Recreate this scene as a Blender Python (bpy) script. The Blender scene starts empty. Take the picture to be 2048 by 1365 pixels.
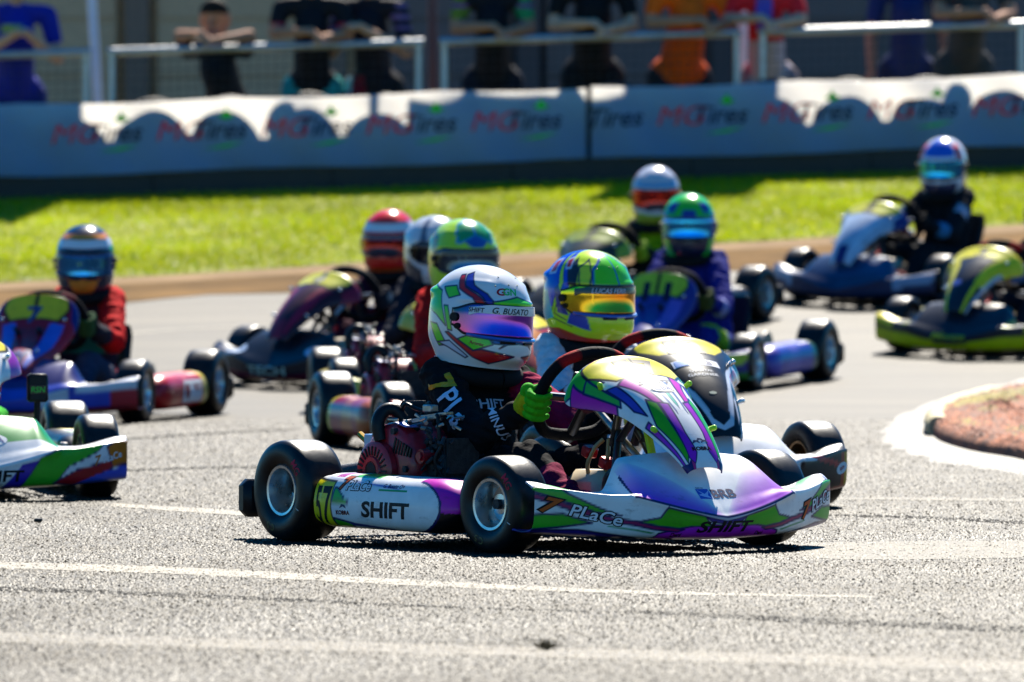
import bpy, math, random
import numpy as np
from mathutils import Vector, Matrix
from mathutils.bvhtree import BVHTree

random.seed(7)
rng = np.random.default_rng(7)
scene = bpy.context.scene
col = scene.collection

# ------------------------------------------------------------------ camera
CAM_H = 0.965          # eye height of the crouching photographer
F_PX = 16300.0         # focal length in pixels of a 2048 px wide picture
HOR = 371.0            # horizon row in that picture
cam_d = bpy.data.cameras.new('camera')
cam = bpy.data.objects.new('camera', cam_d)
col.objects.link(cam)
cam.location = (0, 0, CAM_H)
cam.rotation_euler = (math.radians(90) - math.atan((682.5 - HOR) / F_PX), 0, 0)
cam_d.sensor_width = 36.0
cam_d.lens = F_PX / 2048 * 36.0
cam_d.clip_start = 0.5
cam_d.clip_end = 2000
cam_d.dof.use_dof = True
cam_d.dof.focus_distance = 21.62
cam_d.dof.aperture_fstop = 7.2
scene.camera = cam

# ------------------------------------------------------------------ sky, sun, exposure
SUN_AZ, SUN_EL = 9.0, 45.0
world = bpy.data.worlds.new('World')
scene.world = world
world.use_nodes = True
wn = world.node_tree.nodes
wl = world.node_tree.links
bg = wn['Background']
sky = wn.new('ShaderNodeTexSky')
sky.sky_type = 'NISHITA'
sky.sun_disc = False
sky.sun_elevation = math.radians(SUN_EL)
sky.sun_rotation = math.radians(SUN_AZ)
sky.air_density = 0.9
sky.dust_density = 0.0
sky.ozone_density = 4.0
hs = wn.new('ShaderNodeHueSaturation')     # deep saturated blue of a very clear sky
hs.inputs['Saturation'].default_value = 1.9
wl.new(sky.outputs[0], hs.inputs['Color'])
wl.new(hs.outputs[0], bg.inputs[0])
bg.inputs[1].default_value = 0.070
sun_d = bpy.data.lights.new('sun', 'SUN')
sun_d.energy = 5.0
sun_d.angle = math.radians(0.53)
sun_d.color = (1.0, 0.935, 0.82)
sun = bpy.data.objects.new('sun', sun_d)
col.objects.link(sun)
_a, _e = math.radians(SUN_AZ), math.radians(SUN_EL)
SUN_DIR = Vector((math.sin(_a) * math.cos(_e), math.cos(_a) * math.cos(_e), math.sin(_e)))
sun.rotation_euler = (-SUN_DIR).to_track_quat('-Z', 'Y').to_euler()
sun.location = (5, 60, 40)
scene.view_settings.view_transform = 'Standard'
scene.view_settings.look = 'None'
scene.view_settings.gamma = 1.0
scene.view_settings.exposure = 1.15
scene.view_settings.use_curve_mapping = False
scene.cycles.use_denoising = True
scene.cycles.max_bounces = 8
scene.cycles.caustics_reflective = False
scene.cycles.caustics_refractive = False

# ------------------------------------------------------------------ terrain
def sstep0(a, b, x):
    t = np.clip((x - a) / (b - a), 0, 1)
    return t * t * (3 - 2 * t)

def zg(X, Y):
    X = np.asarray(X, float); Y = np.asarray(Y, float)
    d = np.clip(Y - 33.0, 0, None)
    z = np.where(d < 9, 0.0043 * d * d, 0.3483 + 0.0774 * (d - 9))
    z = np.where(d > 17.5, 0.3483 + 0.0774 * 8.5, z)
    z = z - 0.30 * sstep0(50.62, 50.72, Y)      # the paddock lies lower than the crest of the bank
    k = np.clip((Y - 37) / 10, 0, 1)
    k = k * k * (3 - 2 * k) * 0.03
    return z + k * np.clip(X, -9, 9)

def gp(px, py):
    """ground point seen at a picture position (2048 px wide photograph)"""
    lo, hi = 3.0, 90.0
    def f(Y):
        X = (px - 1024) * Y / F_PX
        z = CAM_H - (py - HOR) * Y / F_PX
        return z - float(zg(X, Y))
    Yp = lo
    Y = lo
    while Y < hi:
        if f(Y) < 0:
            a, b = Yp, Y
            for _ in range(30):
                m = (a + b) / 2
                if f(m) < 0: b = m
                else: a = m
            return Vector(((px - 1024) * b / F_PX, b, float(zg((px - 1024) * b / F_PX, b))))
        Yp = Y
        Y += 0.1
    return None

def ptz(px, py, Y):
    """point at depth Y on the line of sight"""
    return Vector(((px - 1024) * Y / F_PX, Y, CAM_H - (py - HOR) * Y / F_PX))

# ------------------------------------------------------------------ materials
MATS = {}
def nn(m, t, **kw):
    n = m.node_tree.nodes.new(t)
    for k, v in kw.items(): setattr(n, k, v)
    return n

def mat(name, c=(0.5, 0.5, 0.5), rough=0.5, metal=0.0, spec=0.5, coat=0.0, var=0.12, vscale=30.0, bump=0.0,
        bscale=200.0, vc=False, sheen=0.0, trans=0.0, grime=0.0):
    if name in MATS: return MATS[name]
    m = bpy.data.materials.new(name)
    m.use_nodes = True
    N = m.node_tree.nodes; L = m.node_tree.links
    b = N['Principled BSDF']
    b.inputs['Roughness'].default_value = rough
    b.inputs['Metallic'].default_value = metal
    b.inputs['Specular IOR Level'].default_value = spec
    b.inputs['Coat Weight'].default_value = coat
    b.inputs['Coat Roughness'].default_value = 0.08
    if sheen: b.inputs['Sheen Weight'].default_value = sheen
    tc = nn(m, 'ShaderNodeTexCoord')
    nz = nn(m, 'ShaderNodeTexNoise')
    nz.inputs['Scale'].default_value = vscale
    nz.inputs['Detail'].default_value = 5
    L.new(tc.outputs['Object'], nz.inputs['Vector'])
    mr = nn(m, 'ShaderNodeMapRange')
    mr.inputs['From Min'].default_value = 0.3
    mr.inputs['From Max'].default_value = 0.7
    mr.inputs['To Min'].default_value = 1 - var
    mr.inputs['To Max'].default_value = 1 + var * 0.5
    L.new(nz.outputs['Fac'], mr.inputs['Value'])
    mx = nn(m, 'ShaderNodeVectorMath', operation='SCALE')
    if vc:
        at = nn(m, 'ShaderNodeAttribute', attribute_name='Col')
        L.new(at.outputs['Color'], mx.inputs[0])
    else:
        mx.inputs[0].default_value = c[:3]
    L.new(mr.outputs[0], mx.inputs['Scale'])
    if grime:
        ng = nn(m, 'ShaderNodeTexNoise'); ng.inputs['Scale'].default_value = 9; ng.inputs['Detail'].default_value = 9; ng.inputs['Roughness'].default_value = 0.75
        mg = nn(m, 'ShaderNodeMapping'); mg.inputs['Scale'].default_value = (1, 1, 2.6); L.new(tc.outputs['Object'], mg.inputs['Vector']); L.new(mg.outputs[0], ng.inputs['Vector'])
        rg = nn(m, 'ShaderNodeMapRange'); rg.inputs['From Min'].default_value = 0.57; rg.inputs['From Max'].default_value = 0.74; rg.inputs['To Max'].default_value = grime
        L.new(ng.outputs['Fac'], rg.inputs['Value'])
        gm = nn(m, 'ShaderNodeMix'); gm.data_type = 'RGBA'; gm.inputs['B'].default_value = (0.035, 0.028, 0.022, 1)
        L.new(rg.outputs[0], gm.inputs['Factor']); L.new(mx.outputs[0], gm.inputs['A'])
        L.new(gm.outputs['Result'], b.inputs['Base Color'])
    else:
        L.new(mx.outputs[0], b.inputs['Base Color'])
    rr = nn(m, 'ShaderNodeMapRange')
    rr.inputs['To Min'].default_value = max(0.02, rough - 0.08)
    rr.inputs['To Max'].default_value = min(1, rough + 0.1)
    L.new(nz.outputs['Fac'], rr.inputs['Value'])
    L.new(rr.outputs[0], b.inputs['Roughness'])
    if bump:
        n2 = nn(m, 'ShaderNodeTexNoise')
        n2.inputs['Scale'].default_value = bscale
        n2.inputs['Detail'].default_value = 4
        L.new(tc.outputs['Object'], n2.inputs['Vector'])
        bp = nn(m, 'ShaderNodeBump')
        bp.inputs['Strength'].default_value = bump
        bp.inputs['Distance'].default_value = 0.01
        L.new(n2.outputs['Fac'], bp.inputs['Height'])
        L.new(bp.outputs[0], b.inputs['Normal'])
    if trans:
        out = N['Material Output']
        tb = nn(m, 'ShaderNodeBsdfTranslucent')
        L.new(mx.outputs[0], tb.inputs['Color'])
        ms = nn(m, 'ShaderNodeMixShader')
        ms.inputs[0].default_value = trans
        L.new(b.outputs[0], ms.inputs[1]); L.new(tb.outputs[0], ms.inputs[2])
        L.new(ms.outputs[0], out.inputs[0])
    MATS[name] = m
    return m

def srgb(r, g, b):
    f = lambda v: ((v / 255) / 12.92) if v / 255 <= 0.04045 else (((v / 255) + 0.055) / 1.055) ** 2.4
    return (f(r), f(g), f(b))

WHITE = (0.80, 0.80, 0.80); BLACK = (0.006, 0.006, 0.008); NAVY = (0.008, 0.010, 0.06)
GREEN = (0.03, 0.42, 0.02); PURPLE = (0.25, 0.008, 0.36); MAGENTA = (0.45, 0.008, 0.22); YELLOW = (0.92, 0.74, 0.008)
RED = (0.60, 0.012, 0.010); BLUE = (0.015, 0.05, 0.45); ORANGE = (0.75, 0.14, 0.01); LIME = (0.42, 0.78, 0.01)
CYAN = (0.02, 0.35, 0.75); PINK = (0.7, 0.03, 0.18); MAROON = (0.22, 0.006, 0.02); GREY = (0.25, 0.25, 0.27)

M_PAINT = mat('vinyl_wrap', vc=True, rough=0.30, spec=0.3, coat=0.12, var=0.14, vscale=14, grime=0.6)
M_HELMET = mat('helmet_lacquer', vc=True, rough=0.22, spec=0.35, coat=0.4, var=0.05, vscale=18)
M_CLOTH = mat('suit_cloth', vc=True, rough=0.85, spec=0.06, var=0.22, vscale=38, bump=0.45, bscale=55)
M_GLOVE = mat('glove_cloth', vc=True, rough=0.75, spec=0.1, var=0.25, vscale=60, bump=0.25, bscale=160)
M_SKINC = mat('person_surface', vc=True, rough=0.7, spec=0.15, var=0.15, vscale=25, bump=0.2, bscale=40)
M_MIRROR = mat('visor_mirror', vc=True, rough=0.06, metal=0.9, spec=0.6, coat=0.15, var=0.05)
M_TYRE = mat('tyre_rubber', (0.008, 0.008, 0.009), rough=0.33, spec=0.34, var=0.45, vscale=40, bump=0.14, bscale=420)
M_ALU = mat('cast_aluminium', (0.80, 0.79, 0.77), rough=0.28, metal=0.9, var=0.15, vscale=45)
M_STEEL = mat('bare_steel', (0.42, 0.40, 0.38), rough=0.35, metal=1.0, var=0.3, vscale=60)
M_CHROME = mat('bright_plated_steel', (0.75, 0.75, 0.75), rough=0.15, metal=1.0, var=0.1)
M_BLKP = mat('black_plastic', (0.008, 0.008, 0.010), rough=0.4, spec=0.25, var=0.3, bump=0.1)
M_FRAME = mat('frame_enamel', (0.014, 0.014, 0.016), rough=0.3, spec=0.6, coat=0.3)
M_REDE = mat('engine_red_enamel', (0.38, 0.008, 0.018), rough=0.38, coat=0.25, var=0.3, vscale=50)
M_REDA = mat('red_anodised', (0.42, 0.012, 0.015), rough=0.35, metal=0.4)
M_DARKC = mat('dark_casting', (0.05, 0.05, 0.055), rough=0.5, metal=0.7, var=0.4, vscale=70, bump=0.3)
M_TANK = mat('milky_plastic', (0.62, 0.52, 0.36), rough=0.45, var=0.1)
M_INK = mat('black_ink', BLACK, rough=0.4)
def ink(c): return mat('ink_%03d_%03d_%03d' % tuple(int(x * 255) for x in c), c, rough=0.5, spec=0.2, var=0.05)

# ------------------------------------------------------------------ mesh helpers
class MB:
    def __init__(s): s.V = []; s.F = []; s.n = 0; s.C = []
    def add(s, V, F, c=None):
        V = np.asarray(V, float).reshape(-1, 3)
        s.V.append(V); s.F += [tuple(i + s.n for i in f) for f in F]; s.n += len(V)
        cc = np.ones((len(V), 3)) * 0.5 if c is None else (np.ones((len(V), 3)) * np.asarray(c) if np.ndim(c) == 1 else np.asarray(c))
        s.C.append(cc)
        return s
    def box(s, c, h, R=None, ch=0.12, col=None):
        """chamfered box: centre, half sizes, optional 3x3 rotation"""
        h = np.asarray(h, float); k = min(h) * ch
        V = []; idx = {}
        for sx in (-1, 1):
            for sy in (-1, 1):
                for sz in (-1, 1):
                    for ax in range(3):
                        p = np.array([sx, sy, sz]) * h
                        p = p - np.array([sx, sy, sz]) * k
                        p[ax] = np.array([sx, sy, sz])[ax] * h[ax]
                        idx[(sx, sy, sz, ax)] = len(V); V.append(p)
        F = []
        for ax in range(3):
            o = [i for i in range(3) if i != ax]
            for sg in (-1, 1):
                q = []
                for a, b in ((-1, -1), (1, -1), (1, 1), (-1, 1)):
                    t = [0, 0, 0]; t[ax] = sg; t[o[0]] = a; t[o[1]] = b
                    q.append(idx[(*t, ax)])
                if (sg > 0) == (ax == 1): q = q[::-1]
                F.append(tuple(q))
        for ax in range(3):
            o = [i for i in range(3) if i != ax]
            for a in (-1, 1):
                for b in (-1, 1):
                    t1 = [0, 0, 0]; t1[ax] = -1; t1[o[0]] = a; t1[o[1]] = b
                    t2 = list(t1); t2[ax] = 1
                    F.append((idx[(*t1, o[0])], idx[(*t2, o[0])], idx[(*t2, o[1])], idx[(*t1, o[1])]))
        for sx in (-1, 1):
            for sy in (-1, 1):
                for sz in (-1, 1):
                    F.append(tuple(idx[(sx, sy, sz, a)] for a in range(3)))
        V = np.array(V)
        if R is not None: V = V @ np.asarray(R).T
        return s.add(V + np.asarray(c, float), F, col)
    def tube(s, pts, r, n=10, col=None, cap=True, flat=1.0):
        P = np.asarray(pts, float); k = len(P)
        r = np.ones(k) * r if np.ndim(r) == 0 else np.asarray(r, float)
        T = np.gradient(P, axis=0); T /= np.linalg.norm(T, axis=1)[:, None] + 1e-9
        up = np.array([0, 0, 1.0]) if abs(T[0][2]) < 0.9 else np.array([1.0, 0, 0])
        A = np.cross(T[0], up); A /= np.linalg.norm(A)
        V = []; ang = np.linspace(0, 2 * np.pi, n, endpoint=False)
        for i in range(k):
            A = A - T[i] * np.dot(A, T[i]); A /= np.linalg.norm(A) + 1e-9
            B = np.cross(T[i], A)
            V.append(P[i] + r[i] * (np.cos(ang)[:, None] * A * flat + np.sin(ang)[:, None] * B))
        V = np.concatenate(V); F = []
        for i in range(k - 1):
            for j in range(n):
                F.append((i * n + j, i * n + (j + 1) % n, (i + 1) * n + (j + 1) % n, (i + 1) * n + j))
        if cap:
            F.append(tuple(range(n))[::-1]); F.append(tuple(range((k - 1) * n, k * n)))
        return s.add(V, F, col)
    def lathe(s, prof, n=40, c=(0, 0, 0), axis='y', col=None, closed=False, a0=0, a1=2 * math.pi):
        """prof: (along axis, radius)"""
        prof = np.asarray(prof, float); k = len(prof)
        full = abs(a1 - a0 - 2 * math.pi) < 1e-6
        ang = np.linspace(a0, a1, n, endpoint=not full)
        V = []
        for a, r in prof:
            if axis == 'y': V.append(np.stack([r * np.sin(ang), np.full(n, a), r * np.cos(ang)], 1))
            elif axis == 'x': V.append(np.stack([np.full(n, a), r * np.cos(ang), r * np.sin(ang)], 1))
            else: V.append(np.stack([r * np.cos(ang), r * np.sin(ang), np.full(n, a)], 1))
        V = np.concatenate(V) + np.asarray(c, float); F = []
        kk = k if closed else k - 1
        for i in range(kk):
            i2 = (i + 1) % k
            for j in range(n if full else n - 1):
                F.append((i * n + j, i * n + (j + 1) % n, i2 * n + (j + 1) % n, i2 * n + j))
        return s.add(V, F, col)
    def ball(s, c, r, n=12, col=None):
        r = np.ones(3) * r
        t = np.linspace(0.02, np.pi - 0.02, n // 2 + 1); a = np.linspace(0, 2 * np.pi, n, endpoint=False)
        V = [np.stack([np.sin(x) * np.cos(a) * r[0], np.sin(x) * np.sin(a) * r[1], np.full(n, np.cos(x)) * r[2]], 1) for x in t]
        F = [(i * n + j, (i + 1) * n + j, (i + 1) * n + (j + 1) % n, i * n + (j + 1) % n) for i in range(len(t) - 1) for j in range(n)]
        F.append(tuple(range(n))); F.append(tuple(range((len(t) - 1) * n, len(t) * n))[::-1])
        return s.add(np.concatenate(V) + np.asarray(c, float), F, col)
    def build(s, name, m, parent=None, smooth=True, angle=40, vc=False, fix=True):
        V = np.concatenate(s.V)
        return link_mesh(name, V, s.F, m, parent, np.concatenate(s.C) if vc else None, smooth, angle, fix)

def link_mesh(name, V, F, m, parent=None, C=None, smooth=True, angle=40, fix=False):
    me = bpy.data.meshes.new(name)
    me.from_pydata(np.asarray(V).tolist() if not isinstance(V, list) else V, [], F if isinstance(F, list) else F.tolist())
    if C is not None:
        at = me.color_attributes.new('Col', 'FLOAT_COLOR', 'POINT')
        C4 = np.ones((len(V), 4), np.float32); C4[:, :3] = C
        at.data.foreach_set('color', C4.ravel())
    if fix:
        import bmesh
        bm = bmesh.new(); bm.from_mesh(me)
        bmesh.ops.recalc_face_normals(bm, faces=bm.faces)
        bm.to_mesh(me); bm.free()
    if smooth:
        me.polygons.foreach_set('use_smooth', [True] * len(me.polygons))
        if angle < 180:
            me.set_sharp_from_angle(angle=math.radians(angle))
    if m is not None: me.materials.append(m)
    o = bpy.data.objects.new(name, me)
    col.objects.link(o)
    if parent is not None: o.parent = parent
    return o

def empty(name, parent=None, loc=(0, 0, 0)):
    o = bpy.data.objects.new(name, None)
    o.empty_display_size = 0.1
    o.location = loc
    col.objects.link(o)
    if parent is not None: o.parent = parent
    return o

def tag(o, label=None, cat=None, group=None, kind=None):
    if label: o['label'] = label
    if cat: o['category'] = cat
    if group: o['group'] = group
    if kind: o['kind'] = kind
    return o

def rotm(ax, deg): return np.array(Matrix.Rotation(math.radians(deg), 3, ax))

def solid(o, t=0.004, off=-1):
    md = o.modifiers.new('thickness', 'SOLIDIFY'); md.thickness = t; md.offset = off
    return o

def bez(pts, n=24):
    """Catmull-Rom through points"""
    P = np.asarray(pts, float)
    P = np.vstack([2 * P[0] - P[1], P, 2 * P[-1] - P[-2]])
    out = []; k = len(P) - 3
    for t in np.linspace(0, k - 1e-6, n):
        i = int(t); f = t - i
        a, b, c, d = P[i:i + 4]
        out.append(0.5 * (2 * b + (c - a) * f + (2 * a - 5 * b + 4 * c - d) * f * f + (3 * b - a - 3 * c + d) * f ** 3))
    return np.array(out)

def cr_rows(ctrl, n):
    """ctrl (k, m, d) control rows -> (n, m, d) Catmull-Rom rows"""
    P = np.concatenate([2 * ctrl[:1] - ctrl[1:2], ctrl, 2 * ctrl[-1:] - ctrl[-2:-1]])
    k = len(ctrl) - 1; out = []
    for t in np.linspace(0, k - 1e-6, n):
        i = int(t); f = t - i
        a, b, c, d = P[i], P[i + 1], P[i + 2], P[i + 3]
        out.append(0.5 * (2 * b + (c - a) * f + (2 * a - 5 * b + 4 * c - d) * f * f + (3 * b - a - 3 * c + d) * f ** 3))
    return np.stack(out)

def grid_faces(nv, nu, wrap=False):
    F = []
    for i in range(nv - 1):
        b = i * nu
        for j in range(nu if wrap else nu - 1):
            j2 = (j + 1) % nu
            F.append((b + j, b + j2, b + nu + j2, b + nu + j))
    return F

def sstep(a, b, x):
    t = np.clip((x - a) / (b - a), 0, 1)
    return t * t * (3 - 2 * t)

# ------------------------------------------------------------------ paint (real livery colours per point)
def pip(poly, P):
    poly = np.asarray(poly, float); x, y = P[:, 0], P[:, 1]
    ins = np.zeros(len(P), bool); j = len(poly) - 1
    for i in range(len(poly)):
        xi, yi = poly[i]; xj, yj = poly[j]
        c = ((yi > y) != (yj > y)) & (x < (xj - xi) * (y - yi) / (yj - yi + 1e-12) + xi)
        ins ^= c; j = i
    return ins

def segd(poly, P, sc):
    poly = np.asarray(poly, float) * sc; Q = P * sc
    d = np.full(len(P), 1e9); k = len(poly)
    for i in range(k):
        a = poly[i]; b = poly[(i + 1) % k]; ab = b - a
        t = np.clip(((Q - a) @ ab) / (ab @ ab + 1e-12), 0, 1)
        d = np.minimum(d, np.linalg.norm(Q - a - t[:, None] * ab, axis=1))
    return d

def layers(C, P, Ls, sc=(1, 1), lw=0.0, lc=NAVY, aa=0.0028):
    """flat colour shapes with soft one-millimetre edges; sc turns design units into metres"""
    sc = np.asarray(sc, float)
    for L in Ls:
        poly, c = np.asarray(L[0], float), np.asarray(L[1], float)
        w = L[2] if len(L) > 2 else lw
        lo, hi = poly.min(0) - 0.02 / sc, poly.max(0) + 0.02 / sc
        k = np.where((P[:, 0] > lo[0]) & (P[:, 0] < hi[0]) & (P[:, 1] > lo[1]) & (P[:, 1] < hi[1]))[0]
        if not len(k): continue
        Q = P[k]
        d = segd(poly, Q, sc)
        sd = np.where(pip(poly, Q), -d, d)
        al = np.clip(0.5 - sd / aa, 0, 1)[:, None]
        C[k] = C[k] * (1 - al) + c * al
        if w:
            al = np.clip(0.5 + (w - d) / aa, 0, 1)[:, None]
            C[k] = C[k] * (1 - al) + np.asarray(L[3] if len(L) > 3 else lc, float) * al
    return C

# ------------------------------------------------------------------ lettering
_TX = {}
def text2d(txt, bold=0.0, shear=0.0, spacing=1.0):
    key = (txt, bold, shear, spacing)
    if key in _TX: return _TX[key]
    cu = bpy.data.curves.new('lettering', 'FONT')
    cu.body = txt; cu.size = 1.0; cu.offset = bold; cu.shear = shear; cu.resolution_u = 3
    cu.space_character = spacing
    cu.align_x = 'CENTER'; cu.align_y = 'CENTER'
    o = bpy.data.objects.new('lettering', cu); col.objects.link(o)
    dg = bpy.context.evaluated_depsgraph_get()
    me = o.evaluated_get(dg).to_mesh()
    V = np.array([v.co[:2] for v in me.vertices]); F = [tuple(p.vertices) for p in me.polygons]
    o.evaluated_get(dg).to_mesh_clear()
    bpy.data.objects.remove(o); bpy.data.curves.remove(cu)
    if len(V):
        lo, hi = V.min(0), V.max(0)
        V = V - (lo + hi) / 2
    _TX[key] = (V, F)
    return V, F

def decal(parent, bvh, V2, F2, c, right, up, m, off=0.0007, name='lettering', reach=0.25, fine=0.011):
    c = Vector(c); r = Vector(right).normalized(); u = Vector(up); u = (u - r * u.dot(r)).normalized(); n = r.cross(u)
    import bmesh
    bm = bmesh.new()
    vs = [bm.verts.new((x, y, 0)) for x, y in V2]
    for f in F2:
        try: bm.faces.new([vs[i] for i in f])
        except ValueError: pass
    bmesh.ops.triangulate(bm, faces=bm.faces)
    for _ in range(5):                       # short edges, so that the print hugs the curved panel
        lg = [e for e in bm.edges if e.calc_length() > fine]
        if not lg: break
        bmesh.ops.subdivide_edges(bm, edges=lg, cuts=1)
        bmesh.ops.triangulate(bm, faces=[f for f in bm.faces if len(f.verts) > 3])
    bm.verts.index_update()
    V2 = [(v.co.x, v.co.y) for v in bm.verts]; F2 = [tuple(v.index for v in f.verts) for f in bm.faces]
    bm.free()
    out = []; bad = 0
    for x, y in V2:
        o = c + r * x + u * y
        h, nr, _, _ = bvh.ray_cast(o + n * reach * 0.5, -n, reach)
        if h is None:
            h, nr, _, _ = bvh.find_nearest(o)
            bad += 1
        if nr.dot(n) < 0: nr = -nr
        out.append(h + nr * off)
    return link_mesh(name, [tuple(p) for p in out], F2, m, parent, smooth=False)

def write(parent, bvh, txt, c, right, up, h, color, bold=0.02, shear=0.0, wide=1.0, off=0.0007, outline=None, ow=0.05, spacing=1.0, rot=0.0):
    """flat print on a body panel"""
    r = Vector(right).normalized(); u = Vector(up); u = (u - r * u.dot(r)).normalized()
    if rot:
        a = math.radians(rot); r, u = r * math.cos(a) + u * math.sin(a), u * math.cos(a) - r * math.sin(a)
    V, F = text2d(txt, bold, shear, spacing)
    if not len(V): return
    hh = V[:, 1].max() - V[:, 1].min()
    s = h / hh
    if outline is not None:
        Vo, Fo = text2d(txt, bold + ow, shear, spacing)
        decal(parent, bvh, Vo * s * np.array([wide, 1]), Fo, c, r, u, ink(outline), off)
        off += 0.0008
    decal(parent, bvh, V * s * np.array([wide, 1]), F, c, r, u, ink(color), off)

def shape(parent, bvh, poly, c, right, up, color, off=0.0006, name='emblem'):
    P = np.asarray(poly, float)
    cen = P.mean(0)
    k = len(P)
    V = np.vstack([cen, P, (P + cen) / 2])
    F = []
    for i in range(k):
        j = (i + 1) % k
        F.append((0, 1 + k + i, 1 + k + j)); F.append((1 + k + i, 1 + i, 1 + j, 1 + k + j))
    decal(parent, bvh, V, F, c, right, up, ink(color), off, name)

def ellipse(a, b, n=24, a0=0): return [(a * math.cos(t + a0), b * math.sin(t + a0)) for t in np.linspace(0, 2 * math.pi, n, endpoint=False)]

def orient(V, F, ref):
    """turn all faces so that the sheet looks along ref"""
    V = np.asarray(V); f = np.array([q[:3] for q in F[:: max(1, len(F) // 400)]])
    n = np.cross(V[f[:, 1]] - V[f[:, 0]], V[f[:, 2]] - V[f[:, 0]]).sum(0)
    return F if n @ np.asarray(ref) > 0 else [tuple(reversed(q)) for q in F]

def bvh_of(V, F): return BVHTree.FromPolygons([tuple(v) for v in np.asarray(V)], F if isinstance(F, list) else F.tolist())

# ------------------------------------------------------------------ organic bodies
def capsule(p0, r0, p1, r1, n=14, sq=None):
    p0 = np.asarray(p0, float); p1 = np.asarray(p1, float)
    d = p1 - p0; L = np.linalg.norm(d); d = d / (L + 1e-9)
    up = np.array([0, 1.0, 0]) if abs(d[1]) < 0.9 else np.array([1.0, 0, 0])
    A = np.cross(d, up); A /= np.linalg.norm(A); B = np.cross(d, A)
    rows = []
    for t in np.linspace(-np.pi / 2 + 0.05, 0, 5): rows.append((np.sin(t) * r0, np.cos(t) * r0))
    for t in np.linspace(0, np.pi / 2 - 0.05, 5): rows.append((L + np.sin(t) * r1, np.cos(t) * r1))
    ang = np.linspace(0, 2 * np.pi, n, endpoint=False)
    sa, sb = sq if sq else (1, 1)
    V = np.concatenate([p0 + d * h + r * (np.cos(ang)[:, None] * A * sa + np.sin(ang)[:, None] * B * sb) for h, r in rows])
    F = [(i * n + j, i * n + (j + 1) % n, (i + 1) * n + (j + 1) % n, (i + 1) * n + j) for i in range(len(rows) - 1) for j in range(n)]
    F.append(tuple(range(n))[::-1]); F.append(tuple(range((len(rows) - 1) * n, len(rows) * n)))
    return V, F

def blob(caps, voxel=0.012, smooth=4):
    """one continuous surface grown over tapered limbs; returns verts, faces, index of nearest limb, position along it"""
    mb = MB()
    for c in caps:
        V, F = capsule(c[0], c[1], c[2], c[3], sq=c[4] if len(c) > 4 else None)
        mb.add(V, F)
    o = mb.build('body', None, smooth=False, fix=True)
    md = o.modifiers.new('r', 'REMESH'); md.mode = 'VOXEL'; md.voxel_size = voxel
    if smooth:
        ms = o.modifiers.new('s', 'SMOOTH'); ms.iterations = smooth; ms.factor = 0.5
    dg = bpy.context.evaluated_depsgraph_get()
    oe = o.evaluated_get(dg); me = oe.to_mesh()
    nV = len(me.vertices); V = np.empty(nV * 3); me.vertices.foreach_get('co', V); V = V.reshape(-1, 3)
    nl = len(me.loops); li = np.empty(nl, int); me.loops.foreach_get('vertex_index', li)
    ls = np.empty(len(me.polygons), int); me.polygons.foreach_get('loop_start', ls)
    lt = np.empty(len(me.polygons), int); me.polygons.foreach_get('loop_total', lt)
    F = [tuple(int(q) for q in li[a:a + b]) for a, b in zip(ls, lt)]
    oe.to_mesh_clear()
    mm = o.data
    bpy.data.objects.remove(o); bpy.data.meshes.remove(mm)
    best = np.full(nV, 1e9); idx = np.zeros(nV, int); tt = np.zeros(nV)
    for i, c in enumerate(caps):
        a = np.asarray(c[0], float); b = np.asarray(c[2], float); ab = b - a
        t = np.clip(((V - a) @ ab) / (ab @ ab + 1e-12), 0, 1)
        r = c[1] + (c[3] - c[1]) * t
        d = np.linalg.norm(V - a - t[:, None] * ab, axis=1) - r
        m = d < best
        best[m] = d[m]; idx[m] = i; tt[m] = t[m]
    return V, F, idx, tt
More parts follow.
